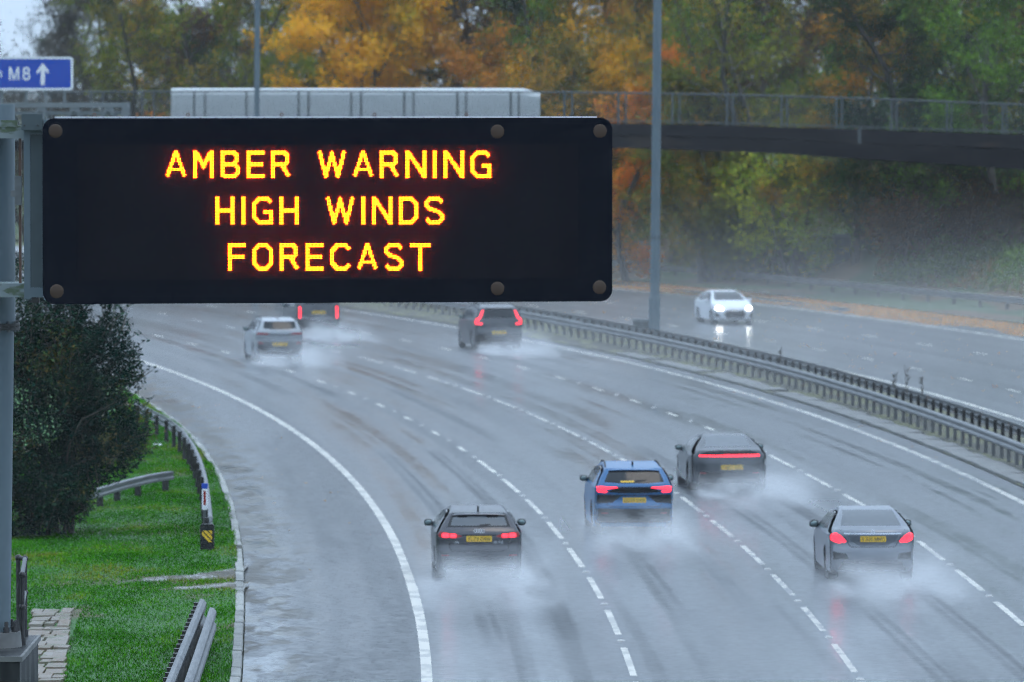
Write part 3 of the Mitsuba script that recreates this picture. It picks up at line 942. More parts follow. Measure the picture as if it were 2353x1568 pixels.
def text(name, s, x, y, h, M, m_, parent, width=None, z=.007, bold=True):
    t = meshkit.text_mesh(s, h, .005, bold)
    b = t.bounds
    if width:
        t.vertices[:, 0] = (t.vertices[:, 0] - b[0, 0]) * width / (b[1, 0] - b[0, 0])
    t.apply_transform(M @ tz([x, y, z]))
    return put(name, t, m_, parent)


(xm, ym) = S2(20.5, 184)
hh = 29 * sc
sw = dict(bold=False)
text('letter', 'M', xm, ym, hh, sM, 'sign_white', ds, 24 * sc)
text('numeral', '8', S2(51.5, 0)[0], ym, hh, sM, 'sign_white', ds, 18 * sc)
text('letter', 'h', S2(-10.5, 0)[0], S2(0, 178)[1], 20 * sc, sM, 'sign_white', ds, 15 * sc, bold=False)
arrow = sg.Polygon([S2(98.5, 145), S2(112.5, 164), S2(112.5, 170.5), S2(103.5, 163), S2(102.8, 196), S2(93, 196), S2(94, 163), S2(84, 170.5), S2(84, 164)])
put('arrow', extrude(arrow, sM @ tz([0, 0, .007]), .005), 'sign_white', ds)

# ------------------------------------------------------------------ bridge over the motorway and the trailer on it
br = thing('bridge', 'dark steel girder bridge with thin grey parapet crossing above the motorway', 'bridge')
BXs = np.linspace(-46, 46, 47)


def bY(X):
    return 337.0 - .3 * np.asarray(X)


def bz(X, pts):
    px = CX + np.asarray(X) / bY(X) * FOC
    return CAMH - (np.interp(px, *zip(*pts)) - HZ) / FOC * bY(X)


RT = [(-900, 222), (0, 213), (600, 209.5), (1243, 212), (1407, 213.5), (1765, 220), (2021, 228), (2353, 241), (3300, 290)]
GT = [(-900, 296), (0, 287), (900, 281), (1407, 283.5), (1765, 292), (2353, 310), (3300, 355)]
SF = [(-900, 372), (0, 348), (900, 338), (1407, 341), (1765, 353), (2353, 391), (3300, 470)]
zR, zG, zS = bz(BXs, RT), bz(BXs, GT), bz(BXs, SF)
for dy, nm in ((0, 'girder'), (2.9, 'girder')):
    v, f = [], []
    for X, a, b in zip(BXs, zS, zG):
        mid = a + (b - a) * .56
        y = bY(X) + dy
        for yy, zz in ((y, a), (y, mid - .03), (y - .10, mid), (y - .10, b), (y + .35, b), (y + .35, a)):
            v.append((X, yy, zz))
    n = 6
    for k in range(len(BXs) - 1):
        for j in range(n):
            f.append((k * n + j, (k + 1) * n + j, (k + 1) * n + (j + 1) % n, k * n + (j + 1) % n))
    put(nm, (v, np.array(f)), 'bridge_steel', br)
    put('handrail', MB().tube(np.stack([BXs, bY(BXs) + dy + .05, zR], 1), np.full(47, .045), 8).mesh(), 'parapet_steel', br)
    mm = MB()
    mm.tube(np.stack([BXs, bY(BXs) + dy + .05, zG + .12], 1), np.full(47, .03), 6)
    put('bottom_rail', mm.mesh(), 'parapet_steel', br)
    for X in np.arange(-44.6 + dy * .14, 45, 2.62):
        put('parapet_post', MB().box((X, bY(X) + dy + .05, (np.interp(X, BXs, zR) + np.interp(X, BXs, zG)) / 2), (.10, .10, np.interp(X, BXs, zR) - np.interp(X, BXs, zG))).mesh(), 'parapet_steel', br)
mm = MB()
for dy in (0,):
    for X in np.arange(-44, 45, .125):
        a, b = np.interp(X, BXs, zG) + .12, np.interp(X, BXs, zR)
        mm.box((X, bY(X) + dy + .05, (a + b) / 2), (.02, .02, b - a))
put('parapet_bars', mm.mesh(), 'parapet_steel', br, kind='stuff')
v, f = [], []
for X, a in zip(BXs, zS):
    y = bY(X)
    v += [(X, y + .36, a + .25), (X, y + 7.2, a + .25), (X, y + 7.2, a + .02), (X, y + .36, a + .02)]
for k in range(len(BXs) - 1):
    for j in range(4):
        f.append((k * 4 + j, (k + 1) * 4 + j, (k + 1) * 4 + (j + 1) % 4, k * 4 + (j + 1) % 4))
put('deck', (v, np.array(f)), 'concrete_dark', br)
for px in (1972,):
    X = (px - CX) / FOC * 333
    put('drain_pipe', MB().box((X, bY(X) - .13, np.interp(X, BXs, zG) - .3), (.16, .05, .75)).mesh(), 'parapet_steel', br)
for s_, o_ in ((232, o_near(232.) + .6), (232, -6.5)):
    p = pos(np.array(s_), np.array(o_))
    X = p[0]
    zz = float(np.interp(X, BXs, zS))
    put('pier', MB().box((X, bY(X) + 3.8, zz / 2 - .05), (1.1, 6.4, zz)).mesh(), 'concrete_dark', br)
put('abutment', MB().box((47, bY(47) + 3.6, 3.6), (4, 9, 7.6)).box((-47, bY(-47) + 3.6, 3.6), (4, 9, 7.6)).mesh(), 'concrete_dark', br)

tr = thing('trailer', 'long pale trailer body with rounded roof edge behind the bridge parapet', 'trailer')
xa, xb = (386 - CX) / FOC * 343, (1241 - CX) / FOC * 340
ya = 2.1
zt = CAMH + 5 / FOC * 341
zd = float(np.interp((xa + xb) / 2, BXs, zS)) + .25
prof = [(0, zd + .35), (0, zt - .36)] + [(.6 - .6 * math.cos(a), zt - .36 + .36 * math.sin(a)) for a in np.linspace(.2, math.pi / 2, 6)] + [(1.9, zt)] + [(2.26 - .36 + .36 * math.sin(a), zt - .36 + .36 * math.cos(a)) for a in np.linspace(.2, math.pi / 2, 6)] + [(2.26, zd + .35)]
xs = np.linspace(xa, xb, 24)
v, f = [], []
n = len(prof)
for j, X in enumerate(xs):
    e = max(0, 1 - (xb - X) / 1.2) ** 2 * .22
    for (y, z) in prof:
        v.append((X, bY(X) + 4.2 + y, z - e * max(0, (z - zd) / (zt - zd)) ** 3))
for k in range(len(xs) - 1):
    for j in range(n):
        f.append((k * n + j, (k + 1) * n + j, (k + 1) * n + (j + 1) % n, k * n + (j + 1) % n))
v, f = np.array(v), np.array(f)
caps = [(0, j + 1, j) for j in range(1, n - 1)] + [((len(xs) - 1) * n, (len(xs) - 1) * n + j, (len(xs) - 1) * n + j + 1) for j in range(1, n - 1)]
f = np.vstack([f[:, [0, 1, 2]], f[:, [0, 2, 3]], caps])
put('body', (v, f), 'trailer_skin', tr, smooth=40)
for X in np.arange(xa + .15, xb - .9, .26):
    put('rib', MB().box((X, bY(X) + 4.19, (zd + .45 + zt - .40) / 2), (.05, .03, zt - zd - .87)).mesh(), 'trailer_rib', tr)
for t in (.08, .16, .84, .91):
    X = xa + (xb - xa) * t
    put('wheel', MB().tube([(X, bY(X) + 4.3, zd + .42), (X, bY(X) + 6.4, zd + .42)], [.42, .42], 20).mesh(), 'tyre', tr)

# ------------------------------------------------------------------ bank, trees, shrubs
sb = np.arange(60, 421, 4.0)
tb = np.linspace(0, 1, 30)


def bank_h(o, s, x, y):
    h = .46 * np.clip(o - 46.2, 0, 99)
    up = np.interp(s, [60, 150, 230, 300, 420], [5.5, 6.5, 7.0, 5.5, 4.0])
    return up * (1 - np.exp(-h / up * 1.25)) + .4 * (meshkit.fbm(np.stack([x * .2, y * .12, x * 0], -1), 3, seed=8) - .5) * np.clip((o - 45.5) / 4, 0, 1)


O = (o_oK(sb) + .02)[:, None] + tb[None] ** 1.3 * 70
P = pos(np.repeat(sb[:, None], 30, 1).ravel(), O.ravel(), 0.0)
P[:, 2] = .06 + bank_h(O.ravel(), np.repeat(sb, 30), P[:, 0], P[:, 1])
i = (np.arange(len(sb) - 1)[:, None] * 30 + np.arange(29)[None]).ravel()
put('bank', (P, np.stack([i, i + 1, i + 31, i + 30], 1)), 'bank_grass', smooth=True, kind='structure')


def ground_z(x, y):
    s, o = loc((x, y))
    return max(.0, .06 + float(bank_h(np.array(o), np.array(s), np.array(x), np.array(y)))) if o > 40 else 0.0


cabinet(1935, 604, .84, 1.42, .6, 'tall grey twin door cabinet on the grass behind the far crash barrier', None)
cabinet(1474, 598, .72, 1.0, .6, 'grey cabinet partly hidden by the lighting column beyond the far crash barrier', None)
cabinet(1424, 600, .72, .95, .6, 'grey cabinet just past the message sign edge beyond the far crash barrier', None)


def seg_mesh(segs, n=5):
    """frusta (p0, p1, r0, r1) -> one mesh"""
    p0, p1, r0, r1 = [np.array([s[k] for s in segs], float) for k in range(4)]
    d = p1 - p0
    d /= np.linalg.norm(d, axis=1, keepdims=True) + 1e-9
    a = np.where(np.abs(d[:, 2:]) < .9, [[0, 0, 1.0]], [[1.0, 0, 0]])
    x = np.cross(a, d)
    x /= np.linalg.norm(x, axis=1, keepdims=True)
    y = np.cross(d, x)
    an = np.arange(n) * 2 * np.pi / n
    c, s = np.cos(an)[None, :, None], np.sin(an)[None, :, None]
    R = c * x[:, None] + s * y[:, None]
    V = np.concatenate([p0[:, None] + R * r0[:, None, None], p1[:, None] + R * r1[:, None, None]], 1)
    i = np.arange(n)
    F = np.stack([i, (i + 1) % n, n + (i + 1) % n, n + i], 1)
    F = (F[None] + (np.arange(len(segs)) * 2 * n)[:, None, None]).reshape(-1, 4)
    return V.reshape(-1, 3), F


def skeleton(base, H, spread, r, first=.18, limbs=16, rise=.75, sub=5, twig=3, trunks=1, lean=0.0):
    segs, tips = [], []

    def branch(p, d, L, rad, n, curl, level):
        pts = [p]
        for k in range(n):
            d = nr(d + r.normal(0, .16, 3) + [0, 0, curl])
            q = p + d * L / n
            ra, rb = rad * (1 - k / n * .75), rad * (1 - (k + 1) / n * .75)
            segs.append((p, q, ra, rb))
            p = q
            pts.append(p)
        return pts, d

    for tk in range(trunks):
        rad = .011 * H + .05
        d0 = nr([r.normal(0, .06) + lean, r.normal(0, .06), 1]) if trunks == 1 else nr([r.normal(0, .28), r.normal(0, .28), 1])
        tp, _ = branch(np.array(base, float), d0, H * .92, rad, 9, .05, 0)
        tp = np.array(tp)
        for k in range(limbs):
            t = first + (1 - first) * (k + r.random()) / limbs
            p = np.array([np.interp(t, np.linspace(0, 1, len(tp)), tp[:, j]) for j in range(3)])
            az = k * 2.4 + r.normal(0, .4)
            up = rise * (.5 + .9 * t)
            L = spread * (1.05 - .62 * abs(t - .45) ** 1.2 * 1.5) * (.75 + .5 * r.random())
            bp, bd = branch(p, nr([math.cos(az), math.sin(az), up]), L, rad * .42 * (1.1 - t * .7), 5, .03, 1)
            for _ in range(sub):
                u = r.uniform(.25, 1) * 5
                q = bp[int(u)] if int(u) >= 5 else bp[int(u)] + (bp[int(u) + 1] - bp[int(u)]) * (u % 1)
                sp, sd = branch(q, nr(bd + r.normal(0, .8, 3)), L * r.uniform(.22, .45), rad * .13, 3, .04, 2)
                for _ in range(twig):
                    w = sp[r.integers(1, 4)]
                    tp2, _ = branch(w, nr(sd + r.normal(0, .7, 3)), L * r.uniform(.08, .2) + .3, rad * .05 + .006, 2, .02, 3)
                    tips += [tp2[1], tp2[2]]
                tips += [sp[2], sp[3]]
    return segs, np.array(tips)


def leaf_quads(C, size, aspect, r, droop=.0, jit=.35, lift=.55):
    n = len(C)
    a = r.normal(0, 1, (n, 3)) + [0, 0, -droop]
    a /= np.linalg.norm(a, axis=1, keepdims=True)
    b = np.cross(a, r.normal(0, 1, (n, 3)))
    b /= np.linalg.norm(b, axis=1, keepdims=True)
    up = np.sign((np.cross(a, b))[:, 2:])
    c = np.cross(a, b) * up + [0, 0, lift]
    c /= np.linalg.norm(c, axis=1, keepdims=True)
    a = np.cross(b, c)
    a /= np.linalg.norm(a, axis=1, keepdims=True)
    b = np.cross(c, a)
    L = size * (1 + jit * r.normal(0, 1, n)).clip(.45, 1.8)
    a, b = a * L[:, None] * .5, b * (L * aspect)[:, None] * .5
    V = np.stack([C - a, C + b - a * .1 + c * (L * .06)[:, None], C + a, C - b - a * .1 + c * (L * .06)[:, None]], 1)
    F = np.array([[0, 1, 2, 3]])[None] + (np.arange(n) * 4)[:, None, None]
    return V.reshape(-1, 3), F.reshape(-1, 4)


def tint(pal, n, clump, r, jit=.14):
    """per leaf colours from a palette of (weight, rgb); clump in 0..1 leads the choice so that neighbours agree"""
    w = np.cumsum([p[0] for p in pal])
    w = w / w[-1]
    pick = np.searchsorted(w, np.clip(clump + r.normal(0, .13, n), 0, .999))
    c = np.array([p[1] for p in pal])[pick]
    return np.clip(c * (1 + jit * r.normal(0, 1, (n, 1))), .004, .9)


GOLD = [(3, (.84, .46, .035)), (3, (.74, .43, .03)), (2, (.60, .37, .03)), (1, (.34, .29, .035))]
GOLD2 = [(3, (.68, .38, .03)), (2, (.38, .23, .03)), (2, (.18, .15, .03)), (2, (.08, .09, .035))]
OCHRE = [(3, (.46, .20, .035)), (3, (.36, .20, .035)), (2, (.20, .16, .03)), (1, (.08, .08, .03))]
ORANGE = [(3, (.72, .26, .05)), (3, (.64, .31, .04)), (1, (.38, .10, .04)), (1, (.24, .16, .03))]
OLIVE = [(3, (.23, .24, .03)), (3, (.14, .19, .03)), (2, (.32, .24, .04)), (1, (.05, .07, .03))]
GREEN = [(3, (.09, .18, .03)), (3, (.15, .27, .04)), (2, (.04, .085, .028)), (1, (.28, .25, .03))]
DARK = [(3, (.022, .05, .024)), (3, (.036, .075, .028)), (1, (.07, .09, .03)), (1, (.09, .065, .03))]
BROWN = [(3, (.12, .075, .04)), (2, (.085, .065, .045)), (2, (.17, .085, .035)), (1, (.06, .065, .035))]
GREYB = [(3, (.075, .07, .055)), (2, (.055, .06, .05)), (1, (.12, .08, .04)), (1, (.07, .085, .04))]


def tree(px, Y, H, spread, pal, nleaf, label, group=None, seed=0, size=.2, name='tree', kindcat='tree', first=.15, limbs=16, rise=.7, sub=5, twig=3, trunks=1, scatter=.32, zbase=None, droop=.3, X=None, lean=0., patch=.35):
    r = np.random.default_rng(1000 + seed)
    x = (px - CX) / FOC * Y if X is None else X
    z = ground_z(x, Y) if zbase is None else zbase
    t = thing(name, label, kindcat, group)
    segs, tips = skeleton((x, Y, z - .15), H, spread, r, first, limbs, rise, sub, twig, trunks, lean)
    V, F = seg_mesh(segs)
    put('trunk', (V, F), 'bark', t, smooth=True)
    if nleaf:
        j = r.integers(0, len(tips), nleaf)
        C = tips[j] + r.normal(0, scatter, (nleaf, 3)) * [1, 1, .8]
        C = C[C[:, 2] > z + .1]
        V, F = leaf_quads(C, size, .62, r, droop)
        cl = meshkit.fbm(C * patch + seed, 2, seed=seed)
        cl = np.clip((cl - .5) * 1.9 + .5, 0, 1)
        put('crown', (V, F), 'leaf', t, smooth=False, color=np.repeat(tint(pal, len(C), cl, r), 4, 0))
    return t


# front row behind the bridge, from one side of the picture to the other
FR = [
    (-10, 385, 17, 4.0, GREYB, 4200, 'bare brown tree with rusty low leaves behind the blue sign', dict(limbs=30, sub=8, twig=6, rise=1.1)),
    (130, 392, 19, 3.6, GREYB, 3600, 'nearly bare grey tree with thin upright twigs above the blue sign', dict(limbs=34, sub=8, twig=7, rise=1.5)),
    (228, 400, 18, 2.6, GREYB, 900, 'slender bare tree with open sky around its twigs', dict(limbs=24, sub=6, twig=5, rise=1.6)),
    (318, 382, 18, 4.6, OLIVE, 8500, 'olive green tree to the right of the blue sign', {}),
    (470, 385, 19, 4.8, OLIVE, 8500, 'yellowing olive tree just short of the far lighting column', {}),
    (548, 372, 9.8, 2.2, ORANGE, 4200, 'small orange bush-like tree at the foot of the olive trees', dict(first=.1)),
    (690, 374, 20, 5.2, GOLD, 24000, 'big golden yellow tree right of the far lighting column', dict(first=.1, limbs=20)),
    (860, 376, 20, 5.0, GOLD, 22000, 'golden yellow tree above the middle of the pale trailer', dict(first=.1, limbs=20)),
    (1010, 384, 20, 4.6, GOLD2, 15000, 'thinner gold and brown tree with dark gaps beside the golden trees', {}),
    (1150, 394, 19, 4.4, GREEN, 7000, 'dark green tree with yellow tips between the golden and ochre trees', {}),
    (1275, 372, 17, 4.4, OCHRE, 11500, 'rusty ochre tree above the end of the pale trailer', dict(first=.1)),
    (1440, 362, 13.2, 2.7, ORANGE, 8500, 'bright orange tree left of the nearer lighting column', dict(first=.08)),
    (1545, 376, 19, 4.2, GREEN, 8500, 'tall green tree behind the nearer lighting column', {}),
    (1610, 358, 11.8, 3.2, OLIVE, 9500, 'low yellow green tree right of the nearer lighting column', dict(first=.08)),
    (1735, 366, 18, 4.4, BROWN, 7000, 'brown and green thinning tree above the bridge', {}),
    (1850, 356, 18, 4.4, OLIVE, 6800, 'green tree with forked dark trunks showing through its leaves', dict(trunks=3, limbs=10)),
    (1965, 350, 13, 3.4, OCHRE, 6500, 'low orange brown tree among the dark trunks', dict(first=.08)),
    (2085, 346, 19, 3.0, DARK, 12000, 'dark ivy-clad column of a tree', dict(first=.05, rise=.35, limbs=26)),
    (2190, 348, 18, 4.0, DARK, 10500, 'dark green tree beside the ivy-clad one', {}),
    (2310, 338, 17, 4.4, GREEN, 13000, 'leafy fresh green tree at the right end of the row', dict(first=.08)),
]
for k, (px, Y, H, sp, pal, nl, lab, kw) in enumerate(FR):
    tree(px, Y, H, sp, pal, int(nl * 1.35), lab, seed=k, **kw)
# rows behind, seen through the gaps
SHORT = ['bare brown tree', 'upright bare tree', 'slender bare tree', 'first olive tree', 'yellowing olive tree', 'small orange tree', 'big golden tree', 'second golden tree', 'thin gold tree', 'dark yellow-tipped tree',
         'rusty ochre tree', 'bright orange tree', 'tall green tree', 'low yellow green tree', 'thinning brown tree', 'forked trunk tree', 'low orange brown tree', 'ivy column', 'dark green tree', 'fresh green tree']
PN = {id(BROWN): 'brown', id(OLIVE): 'olive', id(DARK): 'dark green', id(GREYB): 'grey', id(GOLD2): 'gold brown'}
used = set()
k = 40
for Y, step, off, row in ((406, 130, 40, 'second'), (436, 150, -30, 'last')):
    for px in np.arange(380 + off, 2500, step):
        pal = [BROWN, OLIVE, DARK, GREYB, GOLD2][k * 7 % 5]
        j = int(np.argmin([abs(f[0] - px) for f in FR]))
        lab = 'dim %s tree in the %s row behind the %s' % (PN[id(pal)], row, SHORT[j])
        lab = lab if lab not in used else lab.replace('dim', 'tall dim') if lab.replace('dim', 'tall dim') not in used else lab.replace('dim', 'leafy dim')
        used.add(lab)
        tree(px + rng.normal(0, 20), Y + rng.normal(0, 4), rng.uniform(17, 21), rng.uniform(4.4, 5.4), pal, 13000, lab, seed=k, size=.26, sub=4, twig=2, first=.06)
        k += 1
for px, Y, pal, lab in ((1345, 398, OCHRE, 'leafy ochre tree between the rusty ochre and bright orange trees'), (1500, 394, GOLD2, 'leafy gold brown tree directly behind the nearer lighting column top'), (1660, 392, GREEN, 'leafy green tree between the tall green and thinning brown trees'), (1790, 388, OLIVE, 'leafy olive tree behind the left of the forked trunks'), (1400, 404, OLIVE, 'tall olive tree filling the gap left of the lighting column'), (1220, 400, GOLD2, 'leafy gold brown tree behind the dark yellow-tipped tree'), (1330, 415, OLIVE, 'leafy olive tree far behind the rusty ochre tree'), (2040, 376, GREEN, 'leafy green tree behind the ivy column'), (2240, 372, OLIVE, 'leafy olive tree behind the dark green tree near the right end')):
    tree(px, Y, 19, 4.6, pal, 12000, lab, seed=k, size=.23, first=.06, limbs=20)
    k += 1
for px, lab in ((-30, 'bare brown tree at the very edge'), (20, 'bare brown tree'), (70, 'gap between the first two bare trees'), (150, 'upright bare tree'), (210, 'slender bare tree'), (260, 'space right of the slender bare tree'), (320, 'first olive tree'), (380, 'gap between the olive trees')):
    tree(px, 428 + rng.normal(0, 6), 14.5 if px < 100 else 17, 3.8, GREYB, 3400, 'hazy leafless tree behind the ' + lab, seed=k, sub=5, twig=4, limbs=22, rise=1.2)
    k += 1
# shrubs on the bank below the bridge
SHR = [
    (1440, 402, 6.4, 2.8, OLIVE, 5200, 'yellow green shrub below the bridge next to the message sign'),
    (1530, 398, 5.2, 2.4, DARK, 4200, 'dark shrub behind the shaft of the nearer lighting column'),
    (1630, 352, 6.6, 2.7, [(3, (.26, .17, .03)), (2, (.13, .13, .03)), (1, (.07, .09, .03))], 6500, 'yellow and ochre shrub under the bridge right of the lighting column'),
    (1735, 350, 6.4, 2.8, DARK, 6000, 'dark green shrub in the middle of the bank'),
    (1830, 345, 6.6, 2.7, OLIVE, 5200, 'olive shrub with yellow patches above the tall cabinet'),
    (2000, 345, 6.4, 2.8, [(2, (.20, .14, .035)), (3, (.08, .10, .03)), (2, (.04, .06, .03))], 6000, 'mottled green and ochre shrub just right of the tall cabinet'),
    (2060, 341, 6.8, 3.0, DARK, 6800, 'very dark shrub under the bridge right of centre bank'),
    (2190, 338, 6.4, 3.0, DARK, 6800, 'dark shrub near the right end of the bank'),
    (2320, 335, 6.8, 3.0, DARK, 6800, 'dark shrub at the right picture edge under the bridge'),
]
for px, Y, H, sp, pal, nl, lab in SHR:
    pal = [(w_, tuple((1.5 if pal is DARK else 2.3) * np.array(c_))) for w_, c_ in pal]
    tree(px, Y + 8, H * 1.05, sp, pal, int(nl * 1.3), lab, seed=k, name='shrub', kindcat='shrub', first=.03, trunks=3, limbs=10, sub=4, twig=3, size=.19, scatter=.36)
    k += 1
for px, Y, H, pal, lab in ((2080, 343, 2.2, BROWN, 'low brown bracken clump on the bank'), (2210, 339, 2.4, BROWN, 'rust brown bracken clump near the right end of the far barrier'), (2330, 335, 2.4, BROWN, 'brown bracken clump at the right picture edge'), (1690, 362, 2.4, DARK, 'low dark bramble clump left of the tall cabinet'), (1570, 394, 2.4, BROWN, 'low brown bramble clump between lighting column and cabinet')):
    tree(px, Y, H, 2.1, pal, 3600, lab, seed=k, name='bramble', kindcat='undergrowth', first=.02, trunks=4, limbs=7, sub=4, twig=2, size=.17, scatter=.3)
    k += 1

# low tangle that covers the slope between the shrubs
r = np.random.default_rng(61)
n = 90000
CABS = [ground_hit(x_, y_) for x_, y_ in ((1935, 604), (1474, 598), (1424, 600))]
s, o = r.uniform(120, 300, n), 47.2 + 17 * r.random(n) ** 1.3
P = pos(s, o, 0.0)
for q_ in CABS:
    clear = np.hypot((P[:, 0] - q_[0]) / 1.6, (P[:, 1] - q_[1] + 4) / 7) < 1      # kept clear in front of each cabinet's doors
    s, o, P = s[~clear], o[~clear], P[~clear]
n = len(s)
cl = meshkit.fbm(np.stack([P[:, 0] * .35, P[:, 1] * .16, P[:, 0] * 0], -1), 3, seed=13)
ht = (.25 + 2.4 * np.clip(cl - .32, 0, 1)) * np.clip((o - 46.8) / 2.5, .15, 1)
P[:, 2] = .06 + bank_h(o, s, P[:, 0], P[:, 1]) + ht * r.random(n) ** .7
V, F = leaf_quads(P, .2, .55, r, .2)
c2 = np.clip((meshkit.fbm(np.stack([P[:, 0] * .22, P[:, 1] * .1, P[:, 2] * .3], -1), 3, seed=14) - .5) * 2.2 + .5, 0, 1)
put('undergrowth', (V, F), 'leaf', kind='stuff', color=np.repeat(tint([(2, (.16, .085, .035)), (2, (.15, .12, .035)), (4, (.085, .15, .035)), (3, (.12, .21, .04))], n, c2, r), 4, 0))
tag('undergrowth', 'brown and green undergrowth covering the bank')

# big dark shrub by the sign column
bush = thing('roadside_shrub', 'large dark evergreen shrub between the sign column and the hard shoulder', 'shrub')
r = np.random.default_rng(77)
B0 = at(120, 1232, .08)
lobes = [(-.6, 0, 2.3, 2.0, 1.7, 2.4), (.75, .2, 3.6, 1.35, 1.4, 1.9), (1.15, .1, 2.6, 1.05, 1.2, 1.5), (-.3, .6, 4.8, 1.6, 1.4, 1.6), (-.05, -.2, 1.2, 1.0, 1.2, 1.0), (-1.6, .3, 3.2, 1.5, 1.4, 2.6), (.35, .5, 4.9, 1.0, 1.0, 1.2), (-.4, -.7, .9, 1.5, 1.0, .9)]
C, W = [], []
for x, y, z, a, b, c in lobes:
    n = int(20000 * (a * b + b * c + a * c) / 9)
    d = r.normal(0, 1, (n, 3))
    d /= np.linalg.norm(d, axis=1, keepdims=True)
    rad = 1 - np.abs(r.normal(0, .24, n))
    rad *= 1 + .34 * (meshkit.fbm(d * 2.1 + x * 3 + z, 3, seed=4) - .5)
    C.append(np.array([x, y, z]) + d * rad[:, None] * [a, b, c])
C = np.vstack(C)
C = C[(C[:, 2] > .06)]
hole = meshkit.fbm(C * 1.6, 2, seed=9)
C = C[hole > .40]
C = C + B0 * [1, 1, 1]
segs = []
for k2 in range(9):
    p = B0 + [r.normal(0, .4), r.uniform(.1, .8), 0]
    d = nr([r.normal(0, .35), r.normal(0, .3), 1])
    for j in range(7):
        q2 = p + d * r.uniform(.5, .8)
        segs.append((p, q2, .05 * (1 - j / 8), .05 * (1 - (j + 1) / 8)))
        p, d = q2, nr(d + r.normal(0, .2, 3))
# sprigs that break the outline
sprig = []
for j in r.integers(0, len(C), 900):
    out = nr(C[j] - B0 - [0, 0, 2.4])
    d = nr(out + r.normal(0, .45, 3) + [0, 0, .35])
    L_ = r.uniform(.22, .6)
    segs.append((C[j] - d * .2, C[j] + d * L_, .012, .005))
    for t in np.arange(.1, L_ + .05, .045):
        sprig.append(C[j] + d * t + r.normal(0, .03, 3))
C = np.vstack([C, np.array(sprig)])
put('stem', seg_mesh(segs), 'bark', bush, smooth=True)
V, F = leaf_quads(C, .088, .5, r, .1)
pal = [(4, (.005, .024, .020)), (4, (.009, .036, .026)), (2.2, (.020, .058, .032)), (.8, (.055, .095, .035)), (.12, (.08, .07, .025))]
cl = np.clip((meshkit.fbm(C * .9, 3, seed=2) - .5) * 2 + .48, 0, 1)
put('foliage', (V, F), 'wet_leaf', bush, color=np.repeat(tint(pal, len(C), cl, r, .2), 4, 0))
bw = thing('bramble', 'brownish dead bramble at the foot of the dark shrub by the curving barrier', 'undergrowth')
r = np.random.default_rng(78)
q = [at(px, py, .1) for px, py in ((262, 1052), (240, 1068), (285, 1040), (215, 1085))]
C = np.vstack([p + r.normal(0, 1, (2400, 3)) * [.42, .8, .3] + [0, 0, .35] for p in q])
C = C[C[:, 2] > .1]
V, F = leaf_quads(C, .085, .4, r, .1)
put('foliage', (V, F), 'wet_leaf', bw, color=np.repeat(tint([(3, (.10, .075, .035)), (2, (.06, .07, .03)), (2, (.03, .045, .025))], len(C), meshkit.fbm(C * 1.4, 2), r), 4, 0))
segs = []
for p in q:
    for _ in range(14):
        a = p + r.normal(0, .2, 3) * [1, 1, 0]
        b = a + [r.normal(0, .4), r.normal(0, .4), r.uniform(.4, .9)]
        segs.append((a - [0, 0, .05], b, .012, .006))
put('stem', seg_mesh(segs), 'bark', bw, smooth=True, kind='stuff')

# turf: blades on the near verge (nobody could count them)
r = np.random.default_rng(5)
_s = np.arange(-8, 130, 1.0)
polyg = sg.Polygon([tuple(p[:2]) for p in pos(_s, o_kerb(_s) - np.interp(_s, [15, 35], [.19, .12]))] + [tuple(at(*q)[:2]) for q in ((300, 940), (150, 1000), (-60, 1150), (-60, 1600))])
holes = [sg.Polygon([tuple(at(*q, .1)[:2]) for q in ((74, 1398), (188, 1400), (152, 1490), (128, 1600), (60, 1600))]),
         sg.Polygon([tuple(at(*q, .1)[:2]) for q in ((571, 1286), (520, 1306), (440, 1319), (330, 1327), (330, 1335), (440, 1331), (520, 1325), (571, 1322))]),
         sg.Polygon([tuple(at(*q, .1)[:2]) for q in ((571, 1330), (520, 1335), (400, 1350), (400, 1354), (520, 1350), (571, 1366))])]
b = polyg.bounds
N = 420000
xy = np.stack([r.uniform(b[0], b[2], N), r.uniform(b[1], b[3], N)], 1)
ok = shapely.contains_xy(polyg, xy[:, 0], xy[:, 1])
xy = xy[ok]
inh = np.zeros(len(xy), bool)
for h in holes:
    inh |= shapely.contains_xy(h, xy[:, 0], xy[:, 1])
keep = ~inh | (r.random(len(xy)) < .05)
xy = xy[keep]
n = len(xy)
z = verge_z(xy[:, 0], xy[:, 1]) - .01
tall = meshkit.fbm(np.stack([xy[:, 0] * .9, xy[:, 1] * .45, xy[:, 0] * 0], -1), 3, seed=11)
Hh = (.035 + .085 * np.clip(tall - .25, 0, 1)) * r.uniform(.6, 1.4, n)
az = r.uniform(0, 2 * np.pi, n)
w = r.uniform(.006, .012, n)
side = np.stack([np.cos(az), np.sin(az), az * 0], 1) * w[:, None]
ln = r.normal(0, .55, (n, 2))
tip = np.stack([xy[:, 0] + ln[:, 0] * Hh, xy[:, 1] + ln[:, 1] * Hh, z + Hh], 1)
midp = np.stack([xy[:, 0] + ln[:, 0] * Hh * .35, xy[:, 1] + ln[:, 1] * Hh * .35, z + Hh * .6], 1)
base = np.stack([xy[:, 0], xy[:, 1], z], 1)
V = np.stack([base - side, base + side, midp + side * .8, midp - side * .8, tip], 1).reshape(-1, 3)
F = (np.array([[0, 1, 2], [0, 2, 3], [3, 2, 4]])[None] + (np.arange(n) * 5)[:, None, None]).reshape(-1, 3)
cl = np.clip((meshkit.fbm(np.stack([xy[:, 0] * .7, xy[:, 1] * .28, xy[:, 0] * 0], -1), 3, seed=21) - .5) * 2 + .45, 0, 1)
near_hole = np.zeros(n)
pal = [(4, (.030, .150, .007)), (4, (.048, .20, .009)), (2.6, (.10, .23, .012)), (.9, (.16, .20, .02))]
